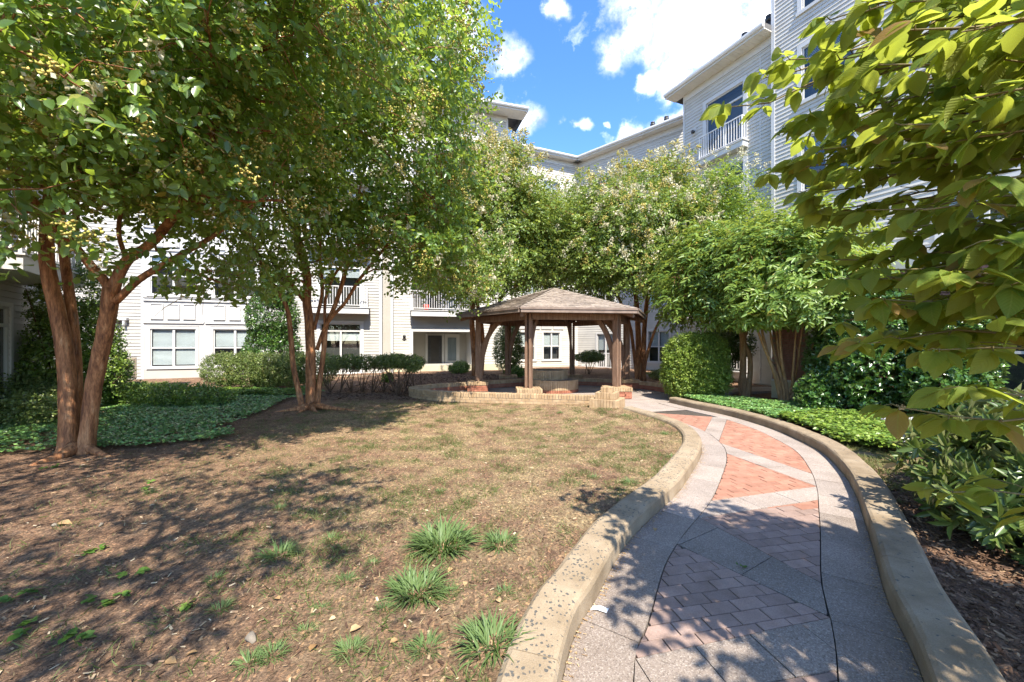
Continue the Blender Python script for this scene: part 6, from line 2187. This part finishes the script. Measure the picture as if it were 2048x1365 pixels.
def broad_tree():
    root = empty('broad_leaf_tree', (3.6, .9, .05))
    tag(root, 'broad-leaved ornamental tree reaching over the path from the right', 'tree')
    trunk = MB()
    tb = [(3.6, .9, 0), (3.58, .92, .9), (3.5, .95, 1.8), (3.4, .9, 2.8), (3.2, .8, 3.8)]
    trunk.tube(catmull(tb, 6), np.linspace(.10, .04, 25), 10, .1)
    trunk.build('trunk', M['bark_dark'], root)
    tips = [W(1455, 215, 2.06), W(1580, 120, 1.93), W(1548, 345, 2.13), W(1650, 300, 1.80), W(1645, 520, 1.86), W(1660, 420, 2.00), W(1700, 560, 1.67), W(1720, 690, 1.60), W(1800, 815, 1.53), W(1700, 640, 1.93), W(1660, 40, 1.67), W(1760, 130, 1.47),
            W(1800, 250, 1.40), W(1850, 420, 1.33), W(1900, 560, 1.27), W(1880, 700, 1.40), W(1950, 780, 1.27), W(1760, 330, 1.67), W(1780, 460, 1.60), W(1830, 60, 1.27), W(1930, 200, 1.20), W(1980, 360, 1.20), W(2000, 480, 1.20), W(1990, 640, 1.20), W(1740, 20, 1.53),
            W(1950, 60, 1.20), W(1770, 600, 1.53), W(1830, 500, 1.73), W(1700, 200, 1.73), W(1860, 330, 1.60), W(2010, 120, 1.33), W(1905, 985, 1.53),
            W(1600, 180, 1.92), W(1580, 260, 2.00), W(1625, 230, 1.85), W(1680, 120, 1.78), W(1720, 260, 1.74), W(1640, 385, 1.85), W(1690, 340, 1.78), W(1605, 335, 2.00), W(1745, 420, 1.70), W(1700, 470, 1.78), W(1760, 540, 1.63), W(1820, 620, 1.55)]
    more = []
    for i, t in enumerate(tips[:44]):
        k = 0 if t.z < 1.7 or random.random() < .45 else 1
        for _ in range(k):
            more.append(t * 1.0 + Vector((random.uniform(0, .26), random.uniform(-.03, .2), random.uniform(-.12, .12))))
    tips += more
    for _ in range(80):
        yy = random.uniform(-1.2, 1.3)
        tips.append(Vector((random.uniform(1.2, 4.0), yy, max(random.uniform(2.9, 4.0), 1.65 + .9 * max(yy, 0) + .32))))
    br = MB()
    LP, LD, LN, LS = [], [], [], []
    for tip in tips:
        h = min(max(tip.z - .5 + random.uniform(-.2, .2), .6), 3.4)
        C0 = np.array([np.interp(h, [p[2] for p in tb], [p[k] for p in tb]) for k in range(3)])
        t = np.array(tip)
        mid = C0 * .45 + t * .55 + np.array([0, 0, .22])
        C = resample(catmull([C0, mid, t], 8), n=16)
        C[1:-1] += rng.normal(size=(14, 3)) * .012
        br.tube(C, np.linspace(.014, .0025, 16), 6, .05)
        Lb = np.linalg.norm(t - C0)
        start = max(3, int(16 * (1 - 1.1 / max(Lb, 1.2))))
        for i in range(start, 16):
            d = unit(C[min(i + 1, 15)] - C[max(i - 1, 0)])
            side = unit(np.cross(d, np.array([0, 0, 1.0])))
            # a side shoot in alternate directions, pairs of leaves on it
            for sg in (-1, 1):
                if rng.random() < .12: continue
                sl = rng.uniform(.07, .20) * (1.0 if i < 14 else .4)
                sdir = unit(d * .6 + side * sg * .8 + np.array([0, 0, rng.uniform(-.25, .25)]))
                e = C[i] + sdir * sl
                br.tube([C[i], (C[i] + e) / 2 + np.array([0, 0, .01]), e], [.0026, .002, .0014], 4, 0, cap=False)
                for k, (tt, ang) in enumerate(((.55, 1), (.6, -1), (1.0, 0), (.97, .8), (.95, -.8))):
                    if rng.random() < .18: continue
                    s2 = unit(np.cross(sdir, np.array([0, 0, 1.0])))
                    ld = unit(sdir * (1 if ang == 0 else .5) + s2 * ang * .8 + np.array([0, 0, -.35]) + rng.normal(size=3) * .2)
                    LP.append(C[i] + sdir * sl * tt); LD.append(ld)
                    LN.append(unit(np.array([0, 0, 1.0]) + rng.normal(size=3) * .4)); LS.append(rng.uniform(.07, .12))
    tag(br.build('branches', M['bark_green'], root), kind='stuff')
    LP, LD, LN, LS = np.array(LP), np.array(LD), np.array(LN), np.array(LS)
    # keep clear of the lens and the walkway headroom
    far = np.linalg.norm(LP - np.array([0, 0, CAM_H]), axis=1)
    k = (far > .95) & (LP[:, 1] > -1.8)
    LP, LD, LN, LS, far = LP[k], LD[k], LN[k], LS[k], far[k]
    vis = (LP[:, 1] > .3) & (LP[:, 0] / np.maximum(LP[:, 1], .01) < 1.26) & (LP[:, 2] - CAM_H < .84 * LP[:, 1])
    size = np.where(vis, LS / LP[:, 1], 0)
    order = np.argsort(-size)
    single = set(order[:300].tolist())
    var = []
    for i in range(24):
        V, UV, F = big_leaf_mesh(rng.uniform(.05, .38), rng.uniform(.15, .75), 0)
        rv = rng.random() * .93 if i > 1 else rng.uniform(.965, 1)
        me = np_mesh('leaf', V, F, M['lf_big'], {'rnd': np.full(len(V), rv)}, UV, smooth=True)
        var.append(me)
    VV, UU, FF, RR, o = [], [], [], [], 0
    for i in range(len(LP)):
        D = LD[i]; B = unit(np.cross(LN[i], D)); N = np.cross(D, B)
        Rm = np.stack([D, B, N], 1)
        if i in single:
            X = Matrix([[*(Rm[r] * LS[i]), LP[i][r]] for r in range(3)] + [[0, 0, 0, 1]])
            linked('leaf', var[int(rng.integers(0, 24)) if rng.random() > .03 else int(rng.integers(0, 2))], root, X)
        else:
            V, UV, F = big_leaf_mesh(rng.uniform(.05, .38), rng.uniform(.15, .75), 0, not vis[i])
            VV.append(LP[i] + (V * LS[i]) @ Rm.T); UU.append(UV); FF.append(F + o); RR.append(np.full(len(V), rng.random())); o += len(V)
    me = np_mesh('foliage', np.vstack(VV), np.vstack(FF), M['lf_big'], {'rnd': np.concatenate(RR)}, np.vstack(UU), smooth=True)
    tag(linked('foliage', me, root), kind='stuff')


broad_tree()
